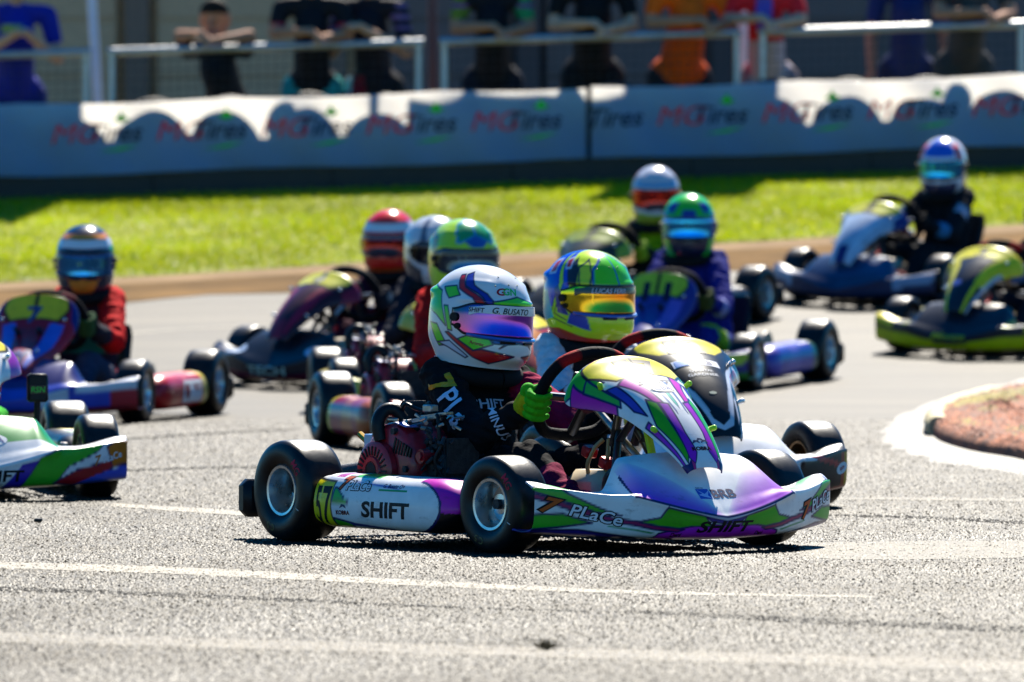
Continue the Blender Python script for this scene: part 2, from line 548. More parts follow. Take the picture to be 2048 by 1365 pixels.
# ================================================================== THE SETTING
def asphalt_mat():
    m = bpy.data.materials.new('asphalt'); m.use_nodes = True
    N = m.node_tree.nodes; L = m.node_tree.links; b = N['Principled BSDF']
    tc = nn(m, 'ShaderNodeTexCoord')
    vo = nn(m, 'ShaderNodeTexVoronoi'); vo.inputs['Scale'].default_value = 95
    L.new(tc.outputs['Object'], vo.inputs['Vector'])
    n1 = nn(m, 'ShaderNodeTexNoise'); n1.inputs['Scale'].default_value = 1.3; n1.inputs['Detail'].default_value = 6
    mp = nn(m, 'ShaderNodeMapping'); mp.inputs['Scale'].default_value = (0.5, 1.6, 1); mp.inputs['Rotation'].default_value = (0, 0, 0.12)
    L.new(tc.outputs['Object'], mp.inputs['Vector']); L.new(mp.outputs[0], n1.inputs['Vector'])
    n2 = nn(m, 'ShaderNodeTexNoise'); n2.inputs['Scale'].default_value = 45; n2.inputs['Detail'].default_value = 6
    L.new(tc.outputs['Object'], n2.inputs['Vector'])
    cr = nn(m, 'ShaderNodeValToRGB')
    cr.color_ramp.elements[0].position = 0.25; cr.color_ramp.elements[0].color = (0.021, 0.017, 0.0115, 1)
    cr.color_ramp.elements[1].position = 0.75; cr.color_ramp.elements[1].color = (0.084, 0.069, 0.046, 1)
    mxx = nn(m, 'ShaderNodeMix'); mxx.data_type = 'FLOAT'; mxx.inputs[0].default_value = 0.5
    L.new(n1.outputs['Fac'], mxx.inputs[2]); L.new(n2.outputs['Fac'], mxx.inputs[3])
    L.new(mxx.outputs[0], cr.inputs[0])
    # rubbered-in lines and stains along the driving direction
    n3 = nn(m, 'ShaderNodeTexNoise'); n3.inputs['Scale'].default_value = 0.8; n3.inputs['Detail'].default_value = 5; n3.inputs['Roughness'].default_value = 0.65
    mp3 = nn(m, 'ShaderNodeMapping'); mp3.inputs['Scale'].default_value = (0.35, 3.2, 1); mp3.inputs['Rotation'].default_value = (0, 0, -0.10)
    L.new(tc.outputs['Object'], mp3.inputs['Vector']); L.new(mp3.outputs[0], n3.inputs['Vector'])
    mr3 = nn(m, 'ShaderNodeMapRange'); mr3.inputs['From Min'].default_value = 0.36; mr3.inputs['From Max'].default_value = 0.62; mr3.inputs['To Min'].default_value = 0.55; mr3.inputs['To Max'].default_value = 1.15
    L.new(n3.outputs['Fac'], mr3.inputs['Value'])
    sc3 = nn(m, 'ShaderNodeVectorMath', operation='SCALE')
    L.new(cr.outputs[0], sc3.inputs[0]); L.new(mr3.outputs[0], sc3.inputs['Scale'])
    L.new(sc3.outputs[0], b.inputs['Base Color'])
    b.inputs['Roughness'].default_value = 0.6
    b.inputs['Specular IOR Level'].default_value = 0.16
    bp = nn(m, 'ShaderNodeBump'); bp.inputs['Strength'].default_value = 0.5; bp.inputs['Distance'].default_value = 0.002
    L.new(vo.outputs['Distance'], bp.inputs['Height'])
    bp2 = nn(m, 'ShaderNodeBump'); bp2.inputs['Strength'].default_value = 0.3; bp2.inputs['Distance'].default_value = 0.006
    L.new(n2.outputs['Fac'], bp2.inputs['Height']); L.new(bp.outputs[0], bp2.inputs['Normal'])
    L.new(bp2.outputs[0], b.inputs['Normal'])
    return m
M_ASPH = asphalt_mat()

def sheet(name, Xs, Ys, m, dz=0.0, kind='structure'):
    """terrain-following sheet; Ys may be a function returning (near, far) per X"""
    XX, YY = np.meshgrid(Xs, Ys)
    Z = zg(XX, YY) + dz
    V = np.stack([XX.ravel(), YY.ravel(), Z.ravel()], 1)
    o = link_mesh(name, V, grid_faces(len(Ys), len(Xs)), m, smooth=True, angle=180)
    o['kind'] = kind
    return o

xs = np.unique(np.concatenate([np.linspace(-900, -60, 8), np.linspace(-60, -9, 12), np.linspace(-9, 9, 37), np.linspace(9, 60, 12), np.linspace(60, 900, 8)]))
ys = np.unique(np.concatenate([np.linspace(-900, 0, 12), np.linspace(0, 30, 7), np.linspace(30, 50.5, 83), np.linspace(50.55, 50.8, 8), np.linspace(51, 80, 8), np.linspace(80, 1500, 10)]))
track = sheet('track', xs, ys, M_ASPH)

# edge of the asphalt towards the grass, taken along the outside of the bend
edge_pts = [gp(*p) for p in ((-250, 584), (0, 569), (350, 553), (700, 530), (1100, 506), (1550, 484), (2048, 452), (2300, 438))]
EX = np.array([-60, -9] + [p.x for p in edge_pts] + [9, 60.0]); EY = np.array([edge_pts[0].y - 14, edge_pts[0].y - 2] + [p.y for p in edge_pts] + [edge_pts[-1].y + 1, edge_pts[-1].y + 8])
def edge_y(x): return np.interp(x, EX, EY)
def band(name, m, f0, f1, dz, n=14, x0=-60, x1=60):
    X = np.unique(np.concatenate([np.linspace(x0, -9, 10), np.linspace(-9, 9, 91), np.linspace(9, x1, 10)]))
    V = []
    for k in range(n):
        t = k / (n - 1); Y = f0(X) * (1 - t) + f1(X) * t
        V.append(np.stack([X, Y, zg(X, Y) + dz], 1))
    o = link_mesh(name, np.concatenate(V), grid_faces(n, len(X)), m, angle=180)
    o['kind'] = 'structure'
    return o
wob = lambda x: 0.06 * np.sin(x * 3.1) + 0.04 * np.sin(x * 7.3 + 1)
M_DIRT = mat('dry_dirt', (0.21, 0.12, 0.045), rough=0.95, spec=0.05, var=0.6, vscale=1.6, bump=0.5, bscale=40)
M_CONC = mat('pale_concrete', (0.30, 0.20, 0.11), rough=0.9, spec=0.05, var=0.3, vscale=3, bump=0.3, bscale=60)
band('dirt_verge', M_DIRT, lambda x: edge_y(x) - 1.55 + 2 * wob(x), lambda x: edge_y(x) - 0.42, 0.004, 6)
band('concrete_edging', M_CONC, lambda x: edge_y(x) - 0.42, lambda x: edge_y(x) + 0.02, 0.006, 4)
M_SOIL = mat('lawn_soil', (0.24, 0.25, 0.008), rough=0.9, var=0.4, vscale=1.5, bump=0.6, bscale=30)
band('lawn', M_SOIL, lambda x: edge_y(x), lambda x: np.full_like(x, 50.62), 0.010, 40)
M_PAVE = mat('paddock_paving', (0.20, 0.19, 0.18), rough=0.85, var=0.3, vscale=2)
band('paddock_paving', M_PAVE, lambda x: np.full_like(x, 50.85), lambda x: np.full_like(x, 75.0), 0.016, 6)

# grass blades, one mass nobody could count
M_GRASS = mat('grass_blades', vc=True, rough=0.55, spec=0.25, var=0.25, vscale=1.2, trans=0.5)
nb = 90000
gx = rng.uniform(-4.6, 4.6, nb); gt = rng.random(nb); gy = edge_y(gx) + 0.03 + wob(gx) * 0.3 + gt * (50.4 - edge_y(gx))
gz = zg(gx, gy) + 0.008
a = rng.uniform(0, 2 * np.pi, nb); h = rng.uniform(0.015, 0.036, nb) * (1 + 0.3 * np.sin(gx * 2.1) * np.sin(gy * 1.7)); w = rng.uniform(0.004, 0.009, nb)
lean = rng.normal(0, 0.022, (nb, 2))
B = np.stack([gx, gy, gz], 1); D = np.stack([np.cos(a) * w, np.sin(a) * w, np.zeros(nb)], 1)
T = B + np.stack([lean[:, 0], lean[:, 1], h], 1)
GV = np.stack([B - D, B + D, T], 1).reshape(-1, 3)
tone = rng.random(nb)[:, None]
pat = (0.5 + 0.5 * np.sin(gx * 1.3 + 2 * np.sin(gy * 0.9)))[:, None]
GC = np.array([0.24, 0.36, 0.003]) * (1 - tone) + np.array([0.46, 0.48, 0.004]) * tone
dry = (np.sin(gx * 2.7 + 1.1 * np.sin(gy * 2.9)) * np.sin(gy * 3.3 + gx) > 0.72)[:, None]
GC = np.where(dry & (rng.random(nb)[:, None] < 0.5), GC * 0.55 + np.array([0.16, 0.12, 0.02]) * 0.5, GC)
GC = GC * (0.85 + 0.25 * pat)
me = bpy.data.meshes.new('grass')
me.vertices.add(nb * 3); me.vertices.foreach_set('co', GV.ravel().astype(np.float32))
me.loops.add(nb * 3); me.loops.foreach_set('vertex_index', np.arange(nb * 3, dtype=np.int32))
me.polygons.add(nb); me.polygons.foreach_set('loop_start', np.arange(0, nb * 3, 3, dtype=np.int32))
me.update()
at = me.color_attributes.new('Col', 'FLOAT_COLOR', 'POINT')
c4 = np.ones((nb * 3, 4), np.float32); c4[:, :3] = np.repeat(GC, 3, 0); at.data.foreach_set('color', c4.ravel())
me.materials.append(M_GRASS)
grass = bpy.data.objects.new('grass', me); col.objects.link(grass)
tag(grass, 'short bright green grass on the bank behind the track', 'grass', kind='stuff')

# painted lines and worn patches
LINES = []
def line(name, top, bot, m, dz):
    A = bez([gp(*p) for p in top], 60); Bq = bez([gp(*p) for p in bot], 60)
    LINES.append((A.copy(), Bq.copy()))
    V = []
    for k in range(3):
        t = k / 2; P = A * (1 - t) + Bq * t
        P[:, 2] = zg(P[:, 0], P[:, 1]) + dz
        V.append(P)
    o = link_mesh(name, np.concatenate(V), grid_faces(3, 60), m, angle=180)
    o['kind'] = 'structure'
    return o
M_LINE = mat('worn_white_paint', (0.30, 0.265, 0.205), rough=0.6, spec=0.2, var=0.55, vscale=9, bump=0.5, bscale=120, grime=0.8)
M_LINE2 = mat('faded_white_paint', (0.165, 0.145, 0.11), rough=0.6, spec=0.2, var=0.6, vscale=11, bump=0.6, bscale=120, grime=0.8)
line('painted_line', [(-60, 1124), (400, 1138), (900, 1166), (1300, 1184), (1750, 1194)], [(-60, 1136), (400, 1152), (900, 1176), (1300, 1190), (1750, 1197)], M_LINE, 0.0014)
line('painted_line', [(-60, 1266), (600, 1284), (1300, 1304), (2110, 1326)], [(-60, 1284), (600, 1303), (1300, 1322), (2110, 1348)], M_LINE2, 0.0014)
line('painted_line', [(225, 1008), (400, 1018), (640, 1034)], [(225, 1014), (400, 1027), (640, 1042)], M_LINE, 0.0014)
line('painted_line', [(1600, 1088), (1750, 1085), (2110, 1082)], [(1600, 1116), (1750, 1121), (2110, 1116)], M_LINE2, 0.0014)
line('painted_line', [(-60, 700), (230, 668), (480, 652), (900, 640)], [(-60, 705), (230, 672), (480, 655), (900, 643)], M_LINE2, 0.0014)
line('painted_line', [(1650, 998), (1800, 996), (2110, 1000)], [(1650, 1001), (1800, 1001), (2110, 1006)], M_LINE2, 0.0014)

M_SKID = mat('rubbered_asphalt', (0.012, 0.0105, 0.009), rough=0.8, spec=0.04, var=0.5, vscale=6, bump=0.4, bscale=120)
n_paint = len(LINES)
line('rubber_mark', [(-60, 1172), (400, 1190), (900, 1214), (1300, 1226)], [(-60, 1180), (400, 1197), (900, 1218), (1300, 1228)], M_SKID, 0.0010)
line('rubber_mark', [(1250, 1222), (1600, 1236), (2110, 1258)], [(1250, 1226), (1600, 1247), (2110, 1270)], M_SKID, 0.0010)
line('rubber_mark', [(-60, 902), (150, 884), (420, 866), (600, 858)], [(-60, 908), (150, 890), (420, 870), (600, 860)], M_SKID, 0.0010)
line('rubber_mark', [(240, 940), (420, 934), (640, 932)], [(240, 944), (420, 939), (640, 937)], M_SKID, 0.0010)
line('rubber_mark', [(1660, 1030), (1850, 1034), (2110, 1046)], [(1660, 1033), (1850, 1039), (2110, 1053)], M_SKID, 0.0010)

# coarse stones standing proud of the asphalt binder, one mass
ns = 300000
sy = 15.2 + (36.0 - 15.2) * rng.random(ns) ** 1.5
sx = rng.uniform(-1, 1, ns) * (sy * 0.0655)
s0 = rng.uniform(0.0035, 0.0085, ns); sh = s0 * rng.uniform(0.25, 0.62, ns)
ang0 = rng.uniform(0, np.pi / 2, ns)
SV = np.zeros((ns, 5, 3))
for k in range(4):
    a_ = ang0 + k * np.pi / 2 + rng.normal(0, 0.25, ns)
    r_ = s0 * rng.uniform(0.75, 1.25, ns)
    SV[:, k, 0] = sx + np.cos(a_) * r_; SV[:, k, 1] = sy + np.sin(a_) * r_; SV[:, k, 2] = -0.0005
SV[:, 4, 0] = sx + rng.normal(0, 0.3, ns) * s0; SV[:, 4, 1] = sy + rng.normal(0, 0.3, ns) * s0; SV[:, 4, 2] = sh
base = (np.arange(ns) * 5)[:, None]
tri = np.concatenate([base + np.array(t)[None] for t in ((0, 1, 4), (1, 2, 4), (2, 3, 4), (3, 0, 4))], 1).reshape(-1)
me = bpy.data.meshes.new('asphalt_stones')
me.vertices.add(ns * 5); me.vertices.foreach_set('co', SV.ravel().astype(np.float32))
me.loops.add(len(tri)); me.loops.foreach_set('vertex_index', tri.astype(np.int32))
me.polygons.add(len(tri) // 3); me.polygons.foreach_set('loop_start', np.arange(0, len(tri), 3, dtype=np.int32))
me.update()
at = me.color_attributes.new('Col', 'FLOAT_COLOR', 'POINT')
tn = rng.random(ns)[:, None] ** 1.6
paint = np.zeros(ns, bool); skid = np.zeros(ns, bool)
for i_, (A_, B_) in enumerate(LINES):
    ia, ib = np.argsort(A_[:, 0]), np.argsort(B_[:, 0])
    hit = (sx > A_[:, 0].min()) & (sx < A_[:, 0].max()) & (sy < np.interp(sx, A_[ia, 0], A_[ia, 1]) + 0.01) & (sy > np.interp(sx, B_[ib, 0], B_[ib, 1]) - 0.01)
    if i_ < n_paint: paint |= hit
    else: skid |= hit
sc_ = np.array([0.003, 0.0026, 0.002]) * (1 - tn) + np.array([0.076, 0.060, 0.038]) * tn
strk = 0.72 + 0.28 * np.sin(sx * 1.1 + sy * 5.3 + 1.5 * np.sin(sy * 1.9)) * np.sin(sy * 2.3 + 0.7 * np.sin(sx * 2.0))
sc_ = sc_ * np.clip(strk + rng.normal(0, 0.05, ns), 0.35, 1.1)[:, None]
sc_[skid] *= 0.38
sc_[paint & (rng.random(ns) < 0.75)] = (0.16, 0.14, 0.105)
c4 = np.ones((ns * 5, 4), np.float32); c4[:, :3] = np.repeat(sc_, 5, 0); at.data.foreach_set('color', c4.ravel())
M_STONE = mat('asphalt_stone', vc=True, rough=0.55, spec=0.15, var=0.5, vscale=1.1)
me.materials.append(M_STONE)
stones = bpy.data.objects.new('asphalt_stones', me); col.objects.link(stones)
tag(stones, 'coarse stone grain of the grey track surface', 'asphalt', kind='stuff')

# apex island: pale apron, kerb stones and red painted crown with dry grass
rim_px = [(1860, 861), (1868, 846), (1900, 828), (1960, 811), (2048, 789), (2200, 770), (2300, 830), (2230, 965), (2048, 921), (1950, 904), (1892, 888), (1867, 874)]
R0 = np.array([gp(*p) for p in rim_px]); R0 = bez(np.vstack([R0, R0[:1]]), 72)[:-1]
rc = R0.mean(0)
n = len(R0)
AV = []; AC = []
for sx_, sy_, f_ in ((0.97, 0.97, 0), (1.12, 1.08, 0), (1.25, 1.16, 0.0), (1.42, 1.26, 0.35), (1.62, 1.40, 1.0)):
    jit = 1 + (rng.normal(0, 0.025, n) if f_ > 0 else 0)
    Q = rc + (R0 - rc) * np.stack([np.full(n, sx_) * jit, np.full(n, sy_) * jit, np.zeros(n)], 1)
    Q[:, 2] = zg(Q[:, 0], Q[:, 1]) + 0.0025 - 0.0012 * f_
    AV.append(Q); AC.append(np.tile(np.array((0.110, 0.094, 0.068)) * (1 - f_) + np.array((0.065, 0.057, 0.043)) * f_, (n, 1)))
M_APRON = mat('apron_concrete', vc=True, rough=0.6, var=0.45, vscale=3, bump=0.3)
o = link_mesh('concrete_apron', np.concatenate(AV), grid_faces(5, n, True), M_APRON, C=np.concatenate(AC), angle=180, fix=False); o['kind'] = 'structure'
mb = MB()
R0 = np.repeat(R0, 2, 0); R0[1::2] = (R0[::2] + np.roll(R0[::2], -1, 0)) / 2; n = len(R0)
_p = np.array([(1.0, 0.003), (0.99, 0.035), (0.96, 0.055), (0.86, 0.07), (0.6, 0.09), (0.3, 0.10), (0.02, 0.105)])
_t = np.concatenate([np.linspace(0, 2, 5), np.linspace(2, 6, 30)[1:]]); prof = [(np.interp(t, range(7), _p[:, 0]), np.interp(t, range(7), _p[:, 1])) for t in _t]
V = []; C = []
for s_, z_ in prof:
    Q = rc + (R0 - rc) * s_; Q[:, 2] = zg(Q[:, 0], Q[:, 1]) + z_ + (rng.normal(0, 0.006, n) if 0.05 < s_ < 0.97 else 0)
    V.append(Q)
    nz_ = np.sin(Q[:, 0] * 23) * np.sin(Q[:, 1] * 3.1 + 1)
    c_ = np.tile(np.array([0.34, 0.11, 0.042]), (n, 1)) * rng.uniform(0.6, 1.2, (n, 1))
    c_[(nz_ + rng.normal(0, 0.25, n)) > 0.85] = (0.26, 0.19, 0.04)
    if s_ < 0.7 and s_ > 0.2: c_[(Q[:, 1] > rc[1])] = (0.30, 0.23, 0.05)
    C.append(c_)
M_ISL = mat('red_painted_earth', vc=True, rough=0.85, var=0.65, vscale=7, bump=1.0, bscale=26)
isl = link_mesh('apex_island', np.concatenate(V), grid_faces(len(prof), n, True), M_ISL, C=np.concatenate(C), angle=60, fix=True)
isl['kind'] = 'structure'
M_KERB = mat('kerb_cream_paint', (0.60, 0.50, 0.28), rough=0.7, var=0.3, vscale=10, bump=0.4)
pts = bez([gp(*p) for p in ((1876, 873), (1874, 857), (1896, 838), (1935, 824), (1990, 809))], 31)
pts[:, 2] = zg(pts[:, 0], pts[:, 1]) + 0.036
for i in range(0, 30, 6):
    sg = bez(pts[i:i + 7], 9); sg = sg[0] + (sg - sg[0]) * 0.985
    mbk = MB(); mbk.tube(sg, [0.040] + [0.050] * 7 + [0.044], n=14); mbk.build('kerb_stone', M_KERB, isl, angle=60)
# dry weed lying on the near painted line
mb = MB(); wc = gp(1092, 1302)
for k in range(46):
    a_ = random.uniform(0, 6.28); l_ = random.uniform(0.012, 0.034)
    p0 = np.array([wc.x + random.gauss(0, 0.006), wc.y + random.gauss(0, 0.01), 0.004])
    p1 = p0 + np.array([math.cos(a_) * l_ * 0.6, math.sin(a_) * l_ * 0.6, random.uniform(0.006, 0.02)])
    p2 = p1 + np.array([math.cos(a_) * l_ * 0.5, math.sin(a_) * l_ * 0.5, random.uniform(-0.008, 0.004)])
    mb.tube([p0, p1, p2], [0.0013, 0.001, 0.0005], n=4)
tag(mb.build('dry_weed', mat('dry_weed', (0.13, 0.09, 0.03), rough=0.8)), 'small brown dry weed lying on the nearest painted line', 'weed')
mb = MB(); wc = gp(76, 1045)
mb.box((wc.x, wc.y, 0.006), (0.012, 0.01, 0.005), ch=0.5)
tag(mb.build('rubber_crumb', M_TYRE), 'dark rubber crumb lying on the asphalt near the painted line', 'rubber crumb')

# ------------------------------------------------------------------ tyre wall with the banners
BY = 49.9
sl = 0.03
def fz(x, y=50.3): return float(zg(x, y))
M_TYRE2 = mat('old_tyre_rubber', (0.010, 0.010, 0.010), rough=0.6, spec=0.4, var=0.4, bump=0.3)
def tyre_mesh():
    mb = MB()
    r = 0.236; w_ = 0.065
    prof = [(-w_ * 0.75, 0.13), (-w_ * 0.98, 0.16), (-w_, 0.19), (-w_ * 0.9, 0.22), (-w_ * 0.6, r), (0, r + 0.002), (w_ * 0.6, r), (w_ * 0.9, 0.22), (w_, 0.19), (w_ * 0.98, 0.16), (w_ * 0.75, 0.13), (w_ * 0.6, 0.15), (0, 0.215), (-w_ * 0.6, 0.15)]
    mb.lathe(prof, 40, closed=True)
    o = mb.build('barrier_tyre', M_TYRE2)
    return o
tw = empty('tyre_wall', loc=(0, BY + 0.135, fz(0)))
t0 = tyre_mesh(); t0.name = 'tyre'; t0.parent = tw
for i, x in enumerate(np.arange(-4.1, 4.2, 0.475)):
    o = t0 if i == 0 else t0.copy()
    if i: col.objects.link(o)
    o.parent = tw
    o.location = (x, random.uniform(-0.01, 0.01), fz(x) - fz(0) + 0.335 + random.uniform(-0.015, 0.015))
    o.rotation_euler = (math.radians(random.uniform(-2, 2)), random.uniform(0, 3), math.radians(9 + random.uniform(-4, 4)))
mb = MB()
for seg in range(8):
    x0 = -4.4 + seg * 1.1
    mb.box((x0 + 0.55, -0.065, (fz(x0) + fz(x0 + 1.1)) / 2 - fz(0) + 0.06), (0.55, 0.05, 0.085), rotm('Y', -math.degrees(math.atan(sl))), ch=0.1)
mb.build('foot_strip', mat('dark_conveyor_rubber', (0.008, 0.008, 0.009), rough=0.55), tw)
mb = MB(); mb.box((0, 0.10, 0.22), (4.5, 0.012, 0.32), rotm('Y', -math.degrees(math.atan(sl))), ch=0.1); mb.build('added_shade_belt', mat('dark_conveyor_rubber'), tw)  # unseen belt, added to block sunlight through the tyre holes
tag(tw, 'row of black tyres on a black foot strip behind the white banners', 'tyre wall')

M_BAN = mat('banner_vinyl', (0.30, 0.48, 0.80), rough=0.5, spec=0.1, var=0.12, vscale=3, trans=0.66)  # white banner; the blue of its shaded side is put into the base colour
for n_ in M_BAN.node_tree.nodes:                       # the fabric lets sunlight through almost white
    if n_.type == 'BSDF_TRANSLUCENT':
        M_BAN.node_tree.links.remove(n_.inputs['Color'].links[0]); n_.inputs['Color'].default_value = (1.0, 0.97, 0.90, 1)
def banner(x0, x1, name, label, phase):
    nx, nz = 200, 28
    X = np.linspace(x0, x1, nx); Zt = np.linspace(0, 1, nz)
    V = []
    for t in Zt:
        yy = BY - 0.012 + 0.016 * np.sin(X * 6.3 + t * 2) + 0.012 * np.sin(X * 13.1 + t * 5) + 0.02 * np.sin(t * 3.1) * np.sin(X * 2.2)
        ztop = 0.565 - 0.018 * np.abs(np.sin((X - x0) * math.pi / 1.28)); zbot = 0.118 + 0.008 * np.sin(X * 3)
        zz = zg(X, np.full_like(X, 50.3)) + zbot + (ztop - zbot) * t
        V.append(np.stack([X, yy, zz], 1))
    V = np.concatenate(V); F = grid_faces(nz, nx)
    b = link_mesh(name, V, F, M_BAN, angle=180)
    tag(b, label, 'banner', 'sponsor banners on the tyre wall')
    solid(b, 0.002, 0)
    bv = bvh_of(V, F)
    x = x0 + phase
    while x < x1 - 0.2:
        zc = fz(x) + 0.37
        up = (sl * -1, 0, 1); rt = (1, 0, sl)
        for txt, dx, colr, hh in (('MG', -0.138, (0.80, 0.01, 0.03), 0.118), ('Tires', 0.105, (0.008, 0.015, 0.06), 0.112)):
            if x0 < x + dx - 0.13 and x + dx + 0.13 < x1:
                write(b, bv, txt, (x + dx, BY, zc + dx * sl), rt, up, hh, colr, bold=-0.008 if txt == 'MG' else 0.010, shear=0.3, wide=1.14 if txt == 'MG' else 1.05, off=0.006)
        if x0 < x - 0.2 and x + 0.2 < x1:
            shape(b, bv, [(0, 0.05), (0.02, 0.015), (0.05, 0), (0.02, -0.012), (0, -0.02), (-0.02, -0.012), (-0.05, 0), (-0.02, 0.015)], (x + 0.14, BY, zc + 0.085), rt, up, (0.02, 0.60, 0.02), off=0.007)
            shape(b, bv, [(-0.12, -0.02), (0.0, 0.004), (0.13, 0.02), (0.02, -0.012)], (x + 0.12, BY, zc - 0.095), rt, up, (0.02, 0.55, 0.05), off=0.006)
        x += 0.642
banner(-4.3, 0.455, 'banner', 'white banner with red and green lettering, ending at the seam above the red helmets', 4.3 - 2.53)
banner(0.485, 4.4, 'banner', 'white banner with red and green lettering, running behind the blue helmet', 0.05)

# ------------------------------------------------------------------ spectator fence
FY = 50.75
M_GALV = mat('galvanised_tube', (0.45, 0.46, 0.47), rough=0.35, metal=0.85, var=0.2)
def rail_z(x): return float(zg(x, 50.3)) + 0.88
def fence(x0, x1, label, name='railing'):
    root = empty(name, loc=((x0 + x1) / 2, FY, rail_z((x0 + x1) / 2) - 0.88))
    ox, oz = root.location.x, root.location.z
    mb = MB(); mb.tube([(x0 - ox, 0, rail_z(x0) - oz), ((x0 + x1) / 2 - ox, 0, rail_z((x0 + x1) / 2) - oz), (x1 - ox, 0, rail_z(x1) - oz)], 0.026, n=14); mb.build('top_rail', M_GALV, root)
    mb = MB(); mb.tube([(x0 - ox, 0, rail_z(x0) - oz - 0.72), (x1 - ox, 0, rail_z(x1) - oz - 0.72)], 0.018, n=10); mb.build('bottom_rail', M_GALV, root)
    for x in (x0 + 0.03, x1 - 0.03):
        mb = MB(); mb.tube([(x - ox, 0, -0.05 + rail_z(x) - 0.88 - oz), (x - ox, 0, rail_z(x) - oz)], 0.024, n=12); mb.build('post', M_GALV, root)
    mb = MB()
    for x in np.arange(x0 + 0.06, x1 - 0.05, 0.055):
        mb.tube([(x - ox, 0.012, rail_z(x) - oz - 0.72), (x - ox, 0.012, rail_z(x) - oz)], 0.0025, n=4, cap=False)
    for k in range(1, 12):
        mb.tube([(x0 - ox, 0.017, rail_z(x0) - oz - 0.72 + k * 0.06), (x1 - ox, 0.017, rail_z(x1) - oz - 0.72 + k * 0.06)], 0.0025, n=4, cap=False)
    w = mb.build('wire_mesh', mat('dull_wire', (0.05, 0.052, 0.055), rough=0.7, metal=0.2, spec=0.2), root); w['kind'] = 'stuff'
    tag(root, label, 'railing', 'metal railings in front of the spectators')
fence(-4.6, -2.62, 'grey metal railing in front of the spectator in blue')
fence(-2.52, -0.55, 'grey metal railing beside the white leaning pole')
fence(-0.45, 1.43, 'grey metal railing that the spectators in black lean on')
fence(1.53, 3.2, 'grey metal railing beside the spectator in red and white')
fence(3.3, 4.9, 'grey metal railing at the far right end')

# sign boards on posts: their boards stand above the picture, their posts and shadows are in it
M_POST = mat('white_post_paint', (0.72, 0.74, 0.78), rough=0.4, var=0.1)
M_POST2 = mat('dark_post_paint', (0.12, 0.05, 0.045), rough=0.5, var=0.2)
M_BOARD = mat('board_panel', (0.5, 0.5, 0.52), rough=0.6, var=0.1)
def board(x0, x1, z0, z1, Y, posts, label, pm):
    root = empty('sign_board', loc=((x0 + x1) / 2, Y, fz((x0 + x1) / 2)))
    ox, oz = root.location.x, root.location.z
    mb = MB(); mb.box((0, 0, (z0 + z1) / 2 - oz), ((x1 - x0) / 2, 0.03, (z1 - z0) / 2), ch=0.1); mb.build('board', M_BOARD, root)
    for xb, xt in posts:
        mb = MB(); mb.tube([(xb - ox, -0.06, fz(xb) - oz - 0.05), (xt - ox, -0.06, z1 - oz)], 0.03, n=12); mb.build('post', pm, root)
    tag(root, label, 'sign')
board(-5.2, -2.30, 2.95, 4.75, 52.0, [(-2.60, -2.83), (-4.9, -5.1)], 'sign board on a white leaning pole beside the blue spectator', M_POST)
board(-0.30, 1.05, 2.95, 3.62, 52.0, [(-0.50, -0.52)], 'sign board on a dark post between the spectators in black', M_POST2)
board(1.02, 1.96, 2.95, 4.60, 52.0, [(1.47, 1.47)], 'sign board on a pale post beside the spectator in orange', M_POST)

# ------------------------------------------------------------------ paddock building
bl = empty('paddock_building', loc=(0, 60, 0.7))
M_WALL = mat('beige_render', (0.50, 0.37, 0.20), rough=0.85, var=0.12, vscale=2)
M_WALL2 = mat('grey_render', (0.07, 0.065, 0.07), rough=0.85, var=0.15, vscale=2)
M_DOORB = mat('roller_door', (0.42, 0.33, 0.20), rough=0.6, var=0.12)
M_DOORG = mat('roller_door_grey', (0.09, 0.085, 0.09), rough=0.6, var=0.12)
mb = MB(); mb.box((-6, 0, 2.1), (5.0, 0.12, 2.3), ch=0.05); mb.build('wall', M_WALL, bl)
mb = MB(); mb.box((4.6, 0, 2.1), (5.4, 0.12, 2.3), ch=0.05); mb.build('wall', M_WALL2, bl)
for i, x in enumerate((-4.9, -3.45, -2.05, -0.55, 0.8, 2.3, 3.8, 5.3)):
    md_ = M_DOORB if x < -0.9 else M_DOORG
    d = MB(); d.box((x, -0.17, 1.1), (0.56, 0.03, 1.4), ch=0.2); dd = d.build('door', md_, bl)
    for k in range(6):
        s_ = MB(); s_.box((x, -0.21, 0.0 + k * 0.42), (0.55, 0.012, 0.19), ch=0.3); s_.build('slat', md_, dd)
for x in (-5.6, -4.17, -2.75, -1.3, 0.12, 1.55, 3.05, 4.55):
    p = MB(); p.box((x, -0.22, 1.6), (0.09, 0.09, 1.9), ch=0.15); p.build('pillar', mat('pillar_paint', (0.16, 0.13, 0.10), rough=0.8) if x < 0 else M_WALL2, bl)
tag(bl, 'beige and grey paddock building with roller doors behind the spectators', 'building')
# ================================================================== KARTS
# kart space: x forward from the front axle, y to the driver's left, z up from the ground
WB = 0.925

